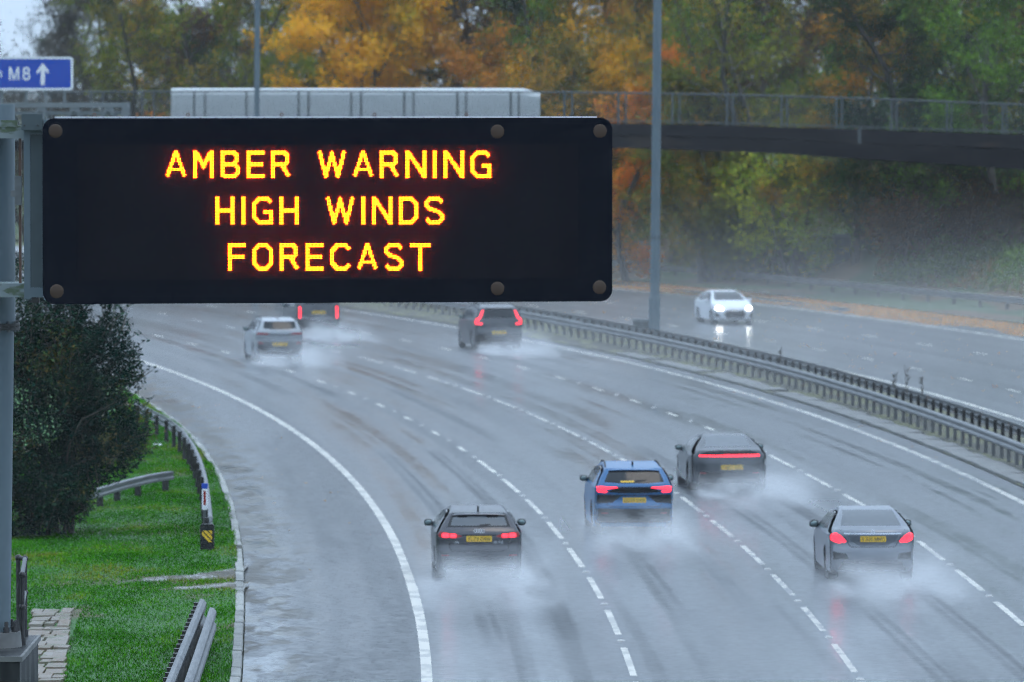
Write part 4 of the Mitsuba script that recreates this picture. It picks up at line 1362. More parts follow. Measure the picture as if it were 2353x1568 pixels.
col = tint(pal, n, cl, r, .13)
yel = shapely.contains_xy(sg.Polygon([tuple(at(*q)[:2]) for q in ((566, 1318), (440, 1332), (330, 1344), (420, 1350), (566, 1334))]), xy[:, 0], xy[:, 1])
col[yel] = col[yel] * .5 + np.array([.10, .085, .02])
put('grass', (V, F), 'grass_blade', kind='stuff', color=np.repeat(col, 5, 0))
tag('grass', 'short vivid green grass on the verge')

# fallen leaves on the far hard shoulder, a few on the carriageways
r = np.random.default_rng(9)
n = 52000
s = r.uniform(90, 300, n)
u = r.random(n) ** .8
o = o_oe(s) + .25 + u * 4.3
dens = meshkit.fbm(np.stack([s * .12, o * .9, s * 0], -1), 3, seed=31)
keep = dens + .22 * u > .47
s, o = s[keep], o[keep]
s2 = r.uniform(100, 240, 260)
o2 = r.uniform(23, 34, 260)
s3 = r.uniform(5, 120, 70)
o3 = np.where(r.random(70) < .6, o_re(s3) + r.normal(.1, .25, 70), r.uniform(-2.8, -.4, 70))
s, o = np.concatenate([s, s2, s3]), np.concatenate([o, o2, o3])
P = pos(s, o, .012)
big = np.concatenate([np.full(len(s) - 70, .13), np.full(70, .085)])
an = r.uniform(0, 6.28, len(s))
e1 = np.stack([np.cos(an), np.sin(an), r.normal(0, .15, len(s))], 1) * big[:, None] * .6
e2 = np.stack([-np.sin(an), np.cos(an), r.normal(0, .15, len(s))], 1) * big[:, None] * .42
V = np.stack([P - e1, P + e2, P + e1, P - e2], 1).reshape(-1, 3)
V[:, 2] = np.maximum(V[:, 2], .006)
F = (np.array([[0, 1, 2], [0, 2, 3]])[None] + (np.arange(len(s)) * 4)[:, None, None]).reshape(-1, 3)
put('fallen_leaves', (V, F), 'leaf', kind='stuff', color=np.repeat(tint([(3, (.52, .27, .06)), (3, (.42, .23, .07)), (1.4, (.50, .17, .03))], len(s), r.random(len(s)), r), 4, 0))
tag('fallen_leaves', 'tan fallen leaves along the far hard shoulder')
# weeds in the reserve
r = np.random.default_rng(15)
for px, py, h, lab in ((2085, 934, 1.1, 'tall dead weed stem sticking up between the barriers of the central reserve'), (2054, 922, .75, 'thin dead weed left of the tall one in the central reserve'), (2118, 930, .75, 'leaning dead weed right of the tall one in the central reserve'), (1793, 843, .6, 'small dead weed farther along the central reserve')):
    p = at(px, py + 40, .03)
    t = thing('weed', lab, 'weed')
    segs = [(p, p + [r.normal(0, .03), 0, h * .5], .014, .011), (p + [0, 0, h * .5], p + [r.normal(0, .1), 0, h + .7], .011, .005)]
    for _ in range(26):
        z = r.uniform(.6, 1) * (h + .6)
        segs.append((p + [0, 0, z], p + [r.normal(0, .06), r.normal(0, .06), z + r.uniform(.03, .12)], .010, .006))
    put('stem', seg_mesh(segs), 'bark', t, smooth=True)

# ------------------------------------------------------------------ cars
class Car:
    """body lofted from a side profile: profile runs front bottom -> bonnet -> roof -> tail -> rear bottom; y forward, tail near y = 0"""

    def __init__(c, prof, w, belt, tum=.20, bow_r=.13, bow_f=.22, rad=.08, plan_r=.05, plan_f=.10, ground=.20, axle_r=.86, axle_f=.90, wr=.335, belly=.03):
        P = np.array(prof, float)
        for _ in range(2):
            Q = np.empty((2 * len(P) - 2, 2))
            Q[0::2], Q[1::2] = P[:-1] * .75 + P[1:] * .25, P[:-1] * .25 + P[1:] * .75
            P = np.vstack([P[:1], Q, P[-1:]])
        seg = np.concatenate([[0], np.cumsum(np.linalg.norm(np.diff(P, axis=0), axis=1))])
        t = np.linspace(0, seg[-1], 170)
        c.P = np.stack([np.interp(t, seg, P[:, k]) for k in (0, 1)], 1)
        d = np.gradient(c.P, axis=0)
        d /= np.linalg.norm(d, axis=1, keepdims=True)
        c.N = np.stack([d[:, 1], -d[:, 0]], 1)                    # outward (profile runs counter-clockwise seen from the right)
        if c.N[c.P[:, 1].argmax(), 1] < 0:
            c.N = -c.N
        c.w, c.belt, c.tum, c.br, c.bf, c.rad = w, belt, tum, bow_r, bow_f, rad
        c.pr, c.pf, c.L, c.H, c.ground, c.belly = plan_r, plan_f, c.P[:, 0].max(), c.P[:, 1].max(), ground, belly
        c.ar, c.af, c.wr = axle_r, c.L - axle_f, wr
        top = int(np.argmin(np.abs(np.arange(len(c.P)) - np.flatnonzero(c.P[:, 1] > c.H - .012).mean())))
        c.top = top
        zr = np.minimum.accumulate(c.P[top:, 1] - np.arange(len(c.P) - top) * 1e-5)
        c.rz, c.ri = zr[::-1], np.arange(top, len(c.P))[::-1]
        zf = np.maximum.accumulate(c.P[:top + 1, 1] + np.arange(top + 1) * 1e-5)
        c.fz, c.fi = zf, np.arange(top + 1)

    def W(c, y, z):
        y, z = np.asarray(y, float), np.asarray(z, float)
        r, f = np.clip((.9 - y) / .9, 0, 1), np.clip((y - c.L + 1.0) / 1.0, 0, 1)
        plan = 1 - c.pr * r ** 2.2 - c.pf * f ** 2.2
        up = np.clip((z - c.belt) / max(c.H - c.belt, .1), 0, 1.1)
        lo = np.clip((.62 - z) / .45, 0, 1)
        return c.w / 2 * plan * (1 - c.tum * (.72 * up + .28 * up * up)) * (1 - c.belly * lo ** 1.6) + .0 * z

    def bow(c, y, s):
        y, s2 = np.asarray(y, float), np.abs(s) ** 2.4
        return c.br * s2 * np.clip(1 - y / .9, 0, 1) - c.bf * s2 * np.clip(1 - (c.L - y) / 1.0, 0, 1)

    def surf(c, s, idx, off=0.0):
        idx = np.asarray(idx, float)
        k = np.arange(len(c.P))
        y, z = np.interp(idx, k, c.P[:, 0]), np.interp(idx, k, c.P[:, 1])
        ny, nz = np.interp(idx, k, c.N[:, 0]), np.interp(idx, k, c.N[:, 1])
        u = np.clip((np.abs(s) - .87) / .13, 0, 1)
        ins = c.rad * (1 - np.sqrt(1 - u * u * .999)) - off
        w = c.W(y, z)
        return np.stack([s * w, y - ny * ins + c.bow(y, s), z - nz * ins], -1)

    def body(c):
        m = MB()
        s = np.concatenate([np.linspace(-1, -.87, 6), np.linspace(-.87, .87, 13)[1:-1], np.linspace(.87, 1, 6)])
        n, k = len(s), len(c.P)
        V = c.surf(np.tile(s, k), np.repeat(np.arange(k), n))
        i = (np.arange(k - 1)[:, None] * n + np.arange(n - 1)[None]).ravel()
        m.add(V, np.stack([i, i + 1, i + n + 1, i + n], 1))
        ring = c.P - c.N * c.rad
        pg = sg.Polygon(np.vstack([ring, [[0.12, c.ground], [c.L - .12, c.ground]][::1 if ring[-1, 0] < ring[0, 0] else -1]])).buffer(0)
        if pg.geom_type != 'Polygon':
            pg = max(pg.geoms, key=lambda q: q.area)
        for a in (c.ar, c.af):
            pg = pg.difference(sg.Point(a, c.wr).buffer(c.wr * 1.16, quad_segs=10))
        if pg.geom_type != 'Polygon':
            pg = max(pg.geoms, key=lambda q: q.area)
        for sd in (-1, 1):
            V, F = c.tri(pg, .14)
            x = sd * c.W(V[:, 0], V[:, 1])
            y = V[:, 0] + c.bow(V[:, 0], np.ones(len(V)))
            m.add(np.stack([x, y, V[:, 1]], 1), F if sd > 0 else F[:, ::-1])
        m.box((0, c.L / 2, c.ground + .06), (c.w * .80, c.L - .5, .12))
        m.box((0, c.L / 2, c.ground + .3), (c.w * .78, c.L - .8, .5))
        return m.mesh()

    def tri(c, pg, step):
        V, F = [], []
        n = 0
        for g_ in getattr(pg, 'geoms', [pg]):
            v, f = trimesh.creation.triangulate_polygon(g_, engine='earcut')
            v3, f3 = trimesh.remesh.subdivide_to_size(np.c_[v, v[:, 0] * 0], f, step, max_iter=8)
            mm = trimesh.Trimesh(v3, f3, process=True)
            V.append(mm.vertices[:, :2])
            F.append(mm.faces + n)
            n += len(mm.vertices)
        return np.vstack(V), np.vstack(F)

    def end(c, pg, off, rear=True, step=.05):
        """polygon in (x, z) as seen from behind (rear) laid on the tail, or on the front"""
        V, F = c.tri(pg, step)
        z = np.clip(V[:, 1], c.P[-1 if rear else 0, 1] + .01, c.H - .006)
        idx = np.interp(z, c.rz, c.ri) if rear else np.interp(z, c.fz, c.fi)
        w = c.W(np.interp(idx, np.arange(len(c.P)), c.P[:, 0]), z)
        s = np.clip(V[:, 0] / w, -1, 1)
        A, B = c.surf(s, idx, off(z) if callable(off) else off), c.surf(s, idx, -.02)
        return c.solid(A, B, F, (0, -1, .2) if rear else (0, 1, .2))

    def side(c, pg, off, sd, step=.12):
        V, F = c.tri(pg, step)

        def q(o):
            x = sd * (c.W(V[:, 0], V[:, 1]) + o)
            return np.stack([x, V[:, 0] + c.bow(V[:, 0], np.ones(len(V))), V[:, 1]], 1)
        return c.solid(q(off), q(-.02), F, (sd, 0, .1))

    def solid(c, A, B, F, out):
        nrm = np.cross(A[F[:, 1]] - A[F[:, 0]], A[F[:, 2]] - A[F[:, 0]]).sum(0)
        if np.dot(nrm, out) < 0:
            F = F[:, ::-1]
        e = np.vstack([F[:, [0, 1]], F[:, [1, 2]], F[:, [2, 0]]])
        es = set(map(tuple, e.tolist()))
        b = np.array([x for x in es if (x[1], x[0]) not in es])
        n = len(A)
        side = np.vstack([np.stack([b[:, 0], b[:, 0] + n, b[:, 1]], 1), np.stack([b[:, 1], b[:, 0] + n, b[:, 1] + n], 1)])
        return np.vstack([A, B]), np.vstack([F, side])


def both(pts):
    p = sg.Polygon(pts)
    return p, sg.Polygon([(-x, z) for x, z in pts])


def wheel_meshes(r, wd):
    a = np.array([(r * .62, -wd / 2), (r * .93, -wd / 2), (r, -wd / 2 + .03), (r, wd / 2 - .03), (r * .93, wd / 2), (r * .62, wd / 2)])
    ty = trimesh.creation.revolve(np.vstack([a, a[:1]]), sections=28)
    rim = MB()
    rim.tube([(0, 0, -wd * .30), (0, 0, wd * .36)], [r * .64, r * .64], 24)
    for k in range(5):
        an = k * 2 * math.pi / 5
        rim.bar((0, 0, wd * .42), (r * .60 * math.cos(an), r * .60 * math.sin(an), wd * .42), .05, .03)
    return ty, rim.mesh()


def place(k, px, py, oncoming=False, dth=0.0):
    p = at(px, py)
    s, o = loc(p)
    th = heading(s) + dth
    return T().translate([float(p[0]), float(p[1]), 0.0]).rotate([0, 0, 1], math.degrees(th) + (180 if oncoming else 0)), p, th


def gate(w0, w1, z0, z1, d=.011):
    """the dark shut line round a tailgate"""
    return sg.LineString([(-w1, z1), (-w0, z0 + .05), (-w0 + .05, z0), (w0 - .05, z0), (w0, z0 + .05), (w1, z1)]).buffer(d / 2, cap_style='flat')


CARS = []


def make_car(name, label, cat, car, paint, px, py, feats, oncoming=False, mirror=(1.0, 1.42, .0), dth=0.0, glass='car_glass', sidewin=None, fin=None, group=None, roofrails=False, mirror_x=.0, spoiler=None):
    t = thing(name, label, cat, group)
    M, p, th = place(t, px, py, oncoming, dth)
    if oncoming:                                                  # the point given is under the nose
        M = M @ T().translate([0, -car.L, 0])

    def add(nm, mesh, m, parent=t, smooth=False, emitter=None, label=None):
        kw = dict(to_world=M)
        if emitter is not None:
            kw['emitter'] = emitter
        return put(nm, mesh, m, parent, smooth=smooth, label=label, **kw)
    add('body', car.body(), paint, smooth=32)
    for sd in (-1, 1):
        for pg in sidewin:
            add('side_window', car.side(sg.Polygon(pg), .004, sd), glass, smooth=32)
    ty, rim = wheel_meshes(car.wr, .22)
    for y in (car.ar, car.af):
        for sd in (-1, 1):
            R = np.eye(4)
            R[:3, :3] = np.array([[0, 0, sd], [1, 0, 0], [0, sd, 0]]).astype(float)
            R[:3, :3] = np.stack([[0, 1, 0], [0, 0, 1], [sd, 0, 0]], 1) if sd > 0 else np.stack([[0, 1, 0], [0, 0, -1], [-1, 0, 0]], 1)
            R[:3, 3] = (sd * (car.w / 2 * .97 - .11), y, car.wr)
            w_ = key(t + '__wheel')
            for nm, mm, mt in (('tyre', ty, 'tyre'), ('rim', rim, 'rim_metal')):
                v, f, _ = meshkit.arrays(mm)
                add(nm, (v @ R[:3, :3].T + R[:3, 3], f), mt, parent=w_, smooth=40)
    my, mz, mx = mirror
    for sd in (-1, 1):
        w0 = float(car.W(my, mz))
        e = trimesh.creation.icosphere(3, 1.0)
        e.vertices = np.sign(e.vertices) * np.abs(e.vertices) ** .75 * [.098, .07, .072]
        e.vertices[:, 0] *= np.where(e.vertices[:, 0] * sd > 0, 1.0, .85)
        e.apply_translation((sd * (w0 + .095 + mx), my, mz))
        mm = key(t + '__mirror')
        add('shell', e, 'black_plastic' if paint not in ('paint_white', 'paint_pearl') or not oncoming else paint, parent=mm, smooth=40)
        g_ = trimesh.creation.icosphere(2, 1.0)
        g_.vertices *= [.076, .02, .054]
        g_.apply_translation((sd * (w0 + .10 + mx), my - .063, mz))
        add('glass', g_, 'mirror_glass', parent=mm, smooth=40)
        add('stalk', MB().bar((sd * (w0 - .02), my + .02, mz - .07), (sd * (w0 + .06 + mx), my, mz - .04), .06, .04).mesh(), 'black_plastic', parent=mm)
    if fin:
        v = np.array([(0, 0, 0), (0, .20, 0), (0, .02, .085), (0, -.02, .08)])
        y, z = fin
        A = v + [.018, 0, 0]
        Bv = v - [.018, 0, 0]
        add('aerial_fin', (np.vstack([A, Bv]) + [0, y, z], np.array([[0, 1, 2, 3], [7, 6, 5, 4], [0, 4, 5, 1], [1, 5, 6, 2], [2, 6, 7, 3], [3, 7, 4, 0]])), 'black_plastic')
    if spoiler:
        ys, zs, ws, dp = spoiler                                  # a lip that carries the roof out over the rear window
        q = np.array([(ys + .22, zs + .012), (ys - .10, zs - .012), (ys - .115, zs - .028), (ys - .05, zs - .05), (ys + .22, zs - .05)])
        X = np.linspace(-ws, ws, 9)
        v = np.array([(x_, a + dp * (x_ / ws) ** 2, b - .02 * (x_ / ws) ** 4) for x_ in X for a, b in q])
        i_ = (np.arange(8)[:, None] * 5 + np.arange(5)[None])
        j_ = (np.arange(8)[:, None] * 5 + (np.arange(5)[None] + 1) % 5)
        f = np.stack([i_.ravel(), j_.ravel(), (j_ + 5).ravel(), (i_ + 5).ravel()], 1)
        f = np.vstack([f[:, [0, 1, 2]], f[:, [0, 2, 3]], [[0, 1, 2], [0, 2, 3], [0, 3, 4], [40, 42, 41], [40, 43, 42], [40, 44, 43]]])
        add('spoiler', (v, f), paint, smooth=30)
    if roofrails:
        y0, y1 = roofrails
        q = np.linspace(y0, y1, 9)
        for sd in (-1, 1):
            zz = np.interp(q, car.P[::-1, 0][np.argsort(car.P[::-1, 0])], car.P[::-1, 1][np.argsort(car.P[::-1, 0])]) if False else np.array([car.P[(np.abs(car.P[:, 0] - a) + (car.P[:, 1] < car.belt) * 9).argmin(), 1] for a in q])
            lift = .035 * np.sin(np.linspace(0, np.pi, 9)) ** .4
            x = np.array([car.W(a, b) for a, b in zip(q, zz)]) * .93
            add('roof_rail', MB().tube(np.stack([sd * x, q, zz + lift - .015], 1), np.full(9, .018), 8).mesh(), 'black_plastic', smooth=40)
    for f in feats:
        nm, kind, pg, m = f[:4]
        kw = f[4] if len(f) > 4 else {}
        em = {'tail': TAIL, 'head': HEAD}.get(kw.get('lit'))
        polys = pg if isinstance(pg, (list, tuple)) else [pg]
        for q_ in polys:
            if kind == 'rear':
                mesh_ = car.end(q_, kw.get('off', .005), True, kw.get('step', .06))
            elif kind == 'front':
                mesh_ = car.end(q_, kw.get('off', .005), False, kw.get('step', .06))
            else:
                mesh_ = q_
            add(nm, mesh_, m, smooth=kw.get('smooth', 32), emitter=em, label=kw.get('label'))
    CARS.append((M, p, th, car, oncoming))
    return t, M


def plate(t, M, car, zc, s, xc=0.0, rear=True, yoff=.012, m='plate_yellow'):
    """number plate tangent to the tail, its characters as lettering"""
    q = car.end(sg.box(xc - .01, zc - .01, xc + .01, zc + .01), 0.0, rear)[0].mean(0)
    idx = np.interp(zc, car.rz, car.ri) if rear else np.interp(zc, car.fz, car.fi)
    y = float(car.surf(np.array([xc / float(car.W(0 if rear else car.L, zc))]), np.array([idx]))[0, 1])
    sgn = 1 if rear else -1
    F = frame((xc, y - sgn * yoff - (0 if rear else 0), zc), (sgn, 0, 0), (0, 0, 1))
    k = put('number_plate', extrude(rrect(-.265, -.058, .265, .058, .012), F @ tz([0, 0, -.02]), .022), m, t, to_world=M)
    if s:
        tx = meshkit.text_mesh(s, .074, .002, True)
        b = tx.bounds
        tx.vertices[:, 0] = (tx.vertices[:, 0] - b[0, 0]) * .47 / (b[1, 0] - b[0, 0]) - .235
        tx.vertices[:, 1] -= .037
        tx.apply_transform(F @ tz([0, 0, .003]))
        put('characters', tx, 'print_black', k, to_world=M)


HATCH = [(4.28, .20), (4.33, .42), (4.30, .66), (4.16, .78), (3.55, .90), (3.15, .98), (2.55, 1.29), (2.20, 1.42), (1.70, 1.44), (1.05, 1.415), (.44, 1.36), (.37, 1.335), (.10, 1.08), (.02, .98), (.0, .82), (.03, .74), (-.02, .60), (.0, .38), (.10, .24)]
SUV = [(4.46, .24), (4.51, .50), (4.48, .80), (4.34, .92), (3.60, 1.05), (3.20, 1.12), (2.65, 1.46), (2.25, 1.59), (1.70, 1.615), (1.0, 1.59), (.28, 1.53), (.21, 1.50), (.00, 1.20), (-.04, 1.10), (-.02, .92), (.02, .80), (-.03, .66), (.0, .44), (.12, .28)]
BIGSUV = [(4.9, .26), (4.95, .55), (4.93, .90), (4.78, 1.03), (3.95, 1.15), (3.50, 1.22), (2.90, 1.57), (2.50, 1.71), (1.80, 1.77), (1.0, 1.745), (.24, 1.68), (.17, 1.65), (.05, 1.30), (.0, 1.05), (.0, .85), (-.03, .72), (.0, .46), (.12, .30)]
SALOON = [(4.64, .19), (4.69, .42), (4.66, .66), (4.50, .78), (3.75, .92), (3.35, .98), (2.70, 1.30), (2.40, 1.425), (1.95, 1.445), (1.45, 1.405), (1.0, 1.28), (.52, 1.10), (.40, 1.085), (.08, 1.075), (.015, 1.04), (.0, .92), (.04, .78), (-.02, .62), (.0, .36), (.10, .22)]
SPORT = [(4.90, .17), (4.96, .38), (4.92, .60), (4.74, .72), (3.9, .85), (3.45, .92), (2.80, 1.22), (2.40, 1.345), (1.95, 1.375), (1.50, 1.34), (.80, 1.16), (.42, 1.075), (.14, 1.045), (.05, 1.01), (.03, .90), (-.02, .72), (.0, .50), (.02, .34), (.10, .20)]
VAN = [(4.42, .24), (4.47, .50), (4.44, .85), (4.25, 1.0), (3.80, 1.10), (3.50, 1.18), (2.95, 1.62), (2.60, 1.76), (1.9, 1.83), (1.0, 1.83), (.22, 1.79), (.12, 1.74), (.03, 1.35), (.0, 1.0), (.0, .75), (-.04, .64), (-.02, .42), (.10, .28)]
FASTB = [(4.22, .18), (4.27, .40), (4.24, .60), (4.10, .74), (3.45, .93), (3.15, 1.0), (2.50, 1.30), (2.10, 1.40), (1.55, 1.42), (.95, 1.38), (.45, 1.20), (.12, 1.05), (.0, .95), (.0, .60), (.02, .40), (.10, .24)]

# black hatchback, nearest lane
c = Car(HATCH, 1.82, .96, tum=.37, axle_r=.82, axle_f=.88, wr=.32, rad=.09, bow_r=.16)
tl = lambda a, b, z0, z1: [rrect(a, z0, b, z1, .03), rrect(-b, z0, -a, z1, .03)]
feats = [('rear_window', 'rear', sg.Polygon([(-.585, 1.105), (.585, 1.105), (.50, 1.345), (-.50, 1.345)]).buffer(-.02).buffer(.02), 'misted_sky_glass'),
         ('window_frame', 'rear', sg.Polygon([(-.65, 1.08), (.65, 1.08), (.55, 1.36), (-.55, 1.36)]).difference(sg.Polygon([(-.585, 1.105), (.585, 1.105), (.50, 1.345), (-.50, 1.345)])), 'gloss_black', {'off': .004}),
         ('head_restraint', 'rear', [rrect(-.44, 1.26, -.24, 1.335, .02), rrect(.16, 1.26, .40, 1.335, .02)], 'gloss_black', {'off': .007}),
         ('wiper', 'rear', sg.Polygon([(-.02, 1.075), (.08, 1.075), (.24, 1.125), (.24, 1.135), (.02, 1.125)]), 'black_plastic', {'off': .014}),
         ('tail_light', 'rear', tl(.47, .60, .865, .945), 'lamp_body', {'lit': 'tail', 'off': .008}),
         ('tail_light', 'rear', tl(.615, .765, .865, .955), 'lamp_body', {'lit': 'tail', 'off': .008}),
         ('lamp_cluster', 'rear', both([(.34, .895), (.47, .95), (.80, .985), (.845, .94), (.82, .87), (.47, .85)]), 'red_lens', {'off': .004}),
         ('light_bar', 'rear', sg.box(-.36, .905, .36, .93), 'gloss_black', {'off': .003}),
         ('bumper_trim', 'rear', sg.Polygon([(-.74, .30), (.74, .30), (.70, .44), (-.70, .44)]), 'black_plastic', {'off': .004}),
         ('bumper_strip', 'rear', sg.box(-.70, .455, .70, .475), 'paint_graphite', {'off': .005}),
         ('shut_line', 'rear', gate(.60, .66, .60, 1.07), 'print_black', {'off': .0045, 'step': .3}),
         ('reflector', 'rear', [sg.box(-.78, .50, -.62, .525), sg.box(.62, .50, .78, .525)], 'red_lens', {'off': .006})]
t, M = make_car('black_hatchback', 'black hatchback with two pairs of small red tail lights in the nearest lane', 'car', c, 'paint_black', 1101, 1334, feats, mirror=(2.72, 1.02, 0), sidewin=[[(.62, 1.02), (1.55, 1.0), (1.55, 1.36), (.95, 1.345)], [(1.63, 1.0), (2.86, .985), (2.35, 1.30), (1.63, 1.365)]], fin=(.72, 1.395), spoiler=(.40, 1.352, .54, .06))
plate(t, M, c, .845, 'YL73 ORW')
mm = MB()
yb = float(c.end(sg.box(-.01, .99, .01, 1.01), 0)[0][:, 1].min())
rings = []
for k in range(4):
    to = trimesh.creation.torus(.034, .006, 20, 6)
    to.apply_transform(frame((-.075 + .05 * k, yb - .012, 1.005), (1, 0, 0), (0, .25, 1)))
    rings.append(to)
put('badge', trimesh.util.concatenate(rings), 'chrome', t, to_world=M)
for s_, x, wd in (('A3', -.50, .09), ('35 TFSI', .30, .20)):
    tx = meshkit.text_mesh(s_, .032, .004, True)
    b_ = tx.bounds
    tx.vertices[:, 0] = (tx.vertices[:, 0] - b_[0, 0]) * wd / (b_[1, 0] - b_[0, 0])
    tx.apply_transform(frame((x, float(c.end(sg.box(x - .01, .76, x + .01, .78), 0)[0][:, 1].min()) - .008, .765), (1, 0, 0), (0, 0, 1)))
    put('badge', tx, 'chrome', t, to_world=M)

# bright blue SUV
c = Car(SUV, 1.84, 1.08, tum=.30, axle_r=.86, axle_f=.92, wr=.36, rad=.10, bow_r=.17)
feats = [('rear_window', 'rear', sg.Polygon([(-.68, 1.205), (-.3, 1.18), (.3, 1.18), (.68, 1.205), (.55, 1.50), (-.55, 1.50)]), 'car_glass'),
         ('window_sticker', 'rear', sg.box(-.32, 1.20, -.01, 1.235), 'plate_yellow', {'off': .008}),
         ('wiper', 'rear', sg.Polygon([(.0, 1.20), (.10, 1.20), (.30, 1.245), (.30, 1.255), (.02, 1.25)]), 'black_plastic', {'off': .012}),
         ('tail_light', 'rear', both([(.37, 1.075), (.60, 1.05), (.84, 1.05), (.86, 1.11), (.74, 1.115), (.60, 1.105), (.40, 1.10)]), 'lamp_body', {'lit': 'tail', 'off': .008}),
         ('tail_light', 'rear', both([(.61, .985), (.66, .965), (.83, .975), (.85, 1.03), (.70, 1.035), (.63, 1.015)]), 'lamp_body', {'lit': 'tail', 'off': .008}),
         ('dark_panel', 'rear', sg.Polygon([(-.62, .985), (-.3, .96), (.3, .96), (.62, .985), (.38, 1.10), (-.38, 1.10)]), 'gloss_black', {'off': .004}),
         ('recess_dark_patch', 'rear', sg.Polygon([(-.86, .72), (-.50, .74), (-.30, .90), (.30, .90), (.50, .74), (.86, .72), (.84, .92), (-.84, .92)]).difference(sg.Polygon([(-.5, .70), (-.3, .88), (.3, .88), (.5, .70)])), 'gloss_black', {'off': .004}),  # recess shade put in as flat gloss black; nothing is hollowed out
         ('bumper', 'rear', sg.Polygon([(-.84, .30), (.84, .30), (.86, .62), (-.86, .62)]), 'black_plastic', {'off': .005}),
         ('skid_plate', 'rear', sg.box(-.5, .33, .5, .37), 'paint_graphite', {'off': .010}),
         ('shut_line', 'rear', gate(.62, .70, .665, 1.17), 'print_black', {'off': .0065, 'step': .3}),
         ('reflector', 'rear', [sg.box(-.74, .50, -.60, .53), sg.box(.60, .50, .74, .53)], 'red_lens', {'off': .009})]
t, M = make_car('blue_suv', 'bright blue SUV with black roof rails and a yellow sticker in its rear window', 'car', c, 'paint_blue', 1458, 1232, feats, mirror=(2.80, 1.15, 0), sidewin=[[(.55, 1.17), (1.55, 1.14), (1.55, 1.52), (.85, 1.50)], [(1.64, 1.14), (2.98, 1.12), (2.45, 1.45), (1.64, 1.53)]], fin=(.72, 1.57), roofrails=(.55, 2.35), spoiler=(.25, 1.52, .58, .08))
plate(t, M, c, .80, 'SO25 UXH')

# charcoal sports saloon with a light bar
c = Car(SPORT, 1.97, .90, tum=.42, axle_r=.92, axle_f=.95, wr=.36, rad=.11, bow_r=.24, plan_r=.08)
feats = [('rear_window', 'rear', sg.Polygon([(-.58, 1.10), (.58, 1.10), (.50, 1.335), (-.50, 1.335)]), 'misted_sky_glass'),
         ('dark_panel', 'rear', sg.Polygon([(-.75, .93), (.75, .93), (.66, .985), (.5, 1.03), (-.5, 1.03), (-.66, .985)]), 'gloss_black', {'off': .005}),
         ('light_bar', 'rear', rrect(-.76, .885, .76, .928, .018), 'lamp_body', {'lit': 'tail', 'off': .010, 'step': .09}),
         ('diffuser', 'rear', sg.Polygon([(-.80, .22), (.80, .22), (.74, .50), (-.74, .50)]), 'black_plastic', {'off': .005}),
         ('reflector', 'rear', [sg.box(-.74, .46, -.58, .485), sg.box(.58, .46, .74, .485)], 'red_lens', {'off': .010})]
t, M = make_car('sports_saloon', 'low charcoal sports saloon with one full width red light bar', 'car', c, 'paint_charcoal', 1678, 1131, feats, mirror=(2.95, .98, 0), sidewin=[[(.95, 1.0), (1.75, .95), (1.75, 1.285), (1.45, 1.265)], [(1.82, .95), (3.1, .935), (2.55, 1.22), (1.82, 1.295)]])
plate(t, M, c, .62, 'KN23 EZJ', xc=.05)

# silver saloon
c = Car(SALOON, 1.81, .96, tum=.36, axle_r=.95, axle_f=.88, wr=.335, rad=.10, bow_r=.17, plan_r=.07)
feats = [('rear_window', 'rear', sg.Polygon([(-.62, 1.115), (.62, 1.115), (.52, 1.385), (-.52, 1.385)]), 'misted_sky_glass'),
         ('tail_light', 'rear', both([(.545, .82), (.60, .885), (.66, .945), (.76, 1.0), (.83, .985), (.865, .90), (.84, .845), (.72, .80), (.58, .795)]), 'lamp_body', {'lit': 'tail', 'off': .008}),
         ('chrome_strip', 'rear', rrect(-.59, .968, .59, .992, .010), 'chrome', {'off': .010}),
         ('plate_panel', 'rear', sg.Polygon([(-.52, .955), (.52, .955), (.44, .82), (.30, .745), (-.30, .745), (-.44, .82)]), 'paint_silver', {'off': lambda z: .003 + .045 * np.clip((z - .745) / .21, 0, 1)}),
         ('shut_line', 'rear', gate(.50, .66, .72, 1.05), 'print_black', {'off': .0045, 'step': .3}),
         ('bumper_insert', 'rear', sg.Polygon([(-.80, .45), (-.50, .47), (-.54, .58), (-.80, .62)]), 'black_plastic', {'off': .004}),
         ('bumper_insert', 'rear', sg.Polygon([(.80, .45), (.50, .47), (.54, .58), (.80, .62)]), 'black_plastic', {'off': .004}),
         ('diffuser', 'rear', sg.Polygon([(-.70, .24), (.70, .24), (.62, .40), (-.62, .40)]), 'black_plastic', {'off': .005}),
         ('bumper_strip', 'rear', sg.box(-.60, .415, .60, .435), 'paint_graphite', {'off': .007})]
t, M = make_car('silver_saloon', 'silver grey saloon with chrome boot strip in the lane nearest the reserve', 'car', c, 'paint_silver', 2006, 1338, feats, mirror=(2.95, 1.02, 0), sidewin=[[(.92, 1.04), (1.72, 1.0), (1.72, 1.35), (1.42, 1.33)], [(1.80, 1.0), (3.0, .985), (2.48, 1.31), (1.80, 1.365)]])
plate(t, M, c, .875, 'R 300 MMO', yoff=.05)
st = trimesh.util.concatenate([trimesh.creation.torus(.036, .005, 22, 6)] + [trimesh.creation.box((.008, .036, .006), trimesh.transformations.rotation_matrix(a_, (0, 0, 1)) @ tz([0, .018, 0])) for a_ in (0, 2.094, 4.189)])
st.apply_transform(frame((0, float(c.end(sg.box(-.01, 1.01, .01, 1.03), 0)[0][:, 1].min()) - .012, 1.022), (1, 0, 0), (0, .2, 1)))
put('badge', st, 'chrome', t, to_world=M)

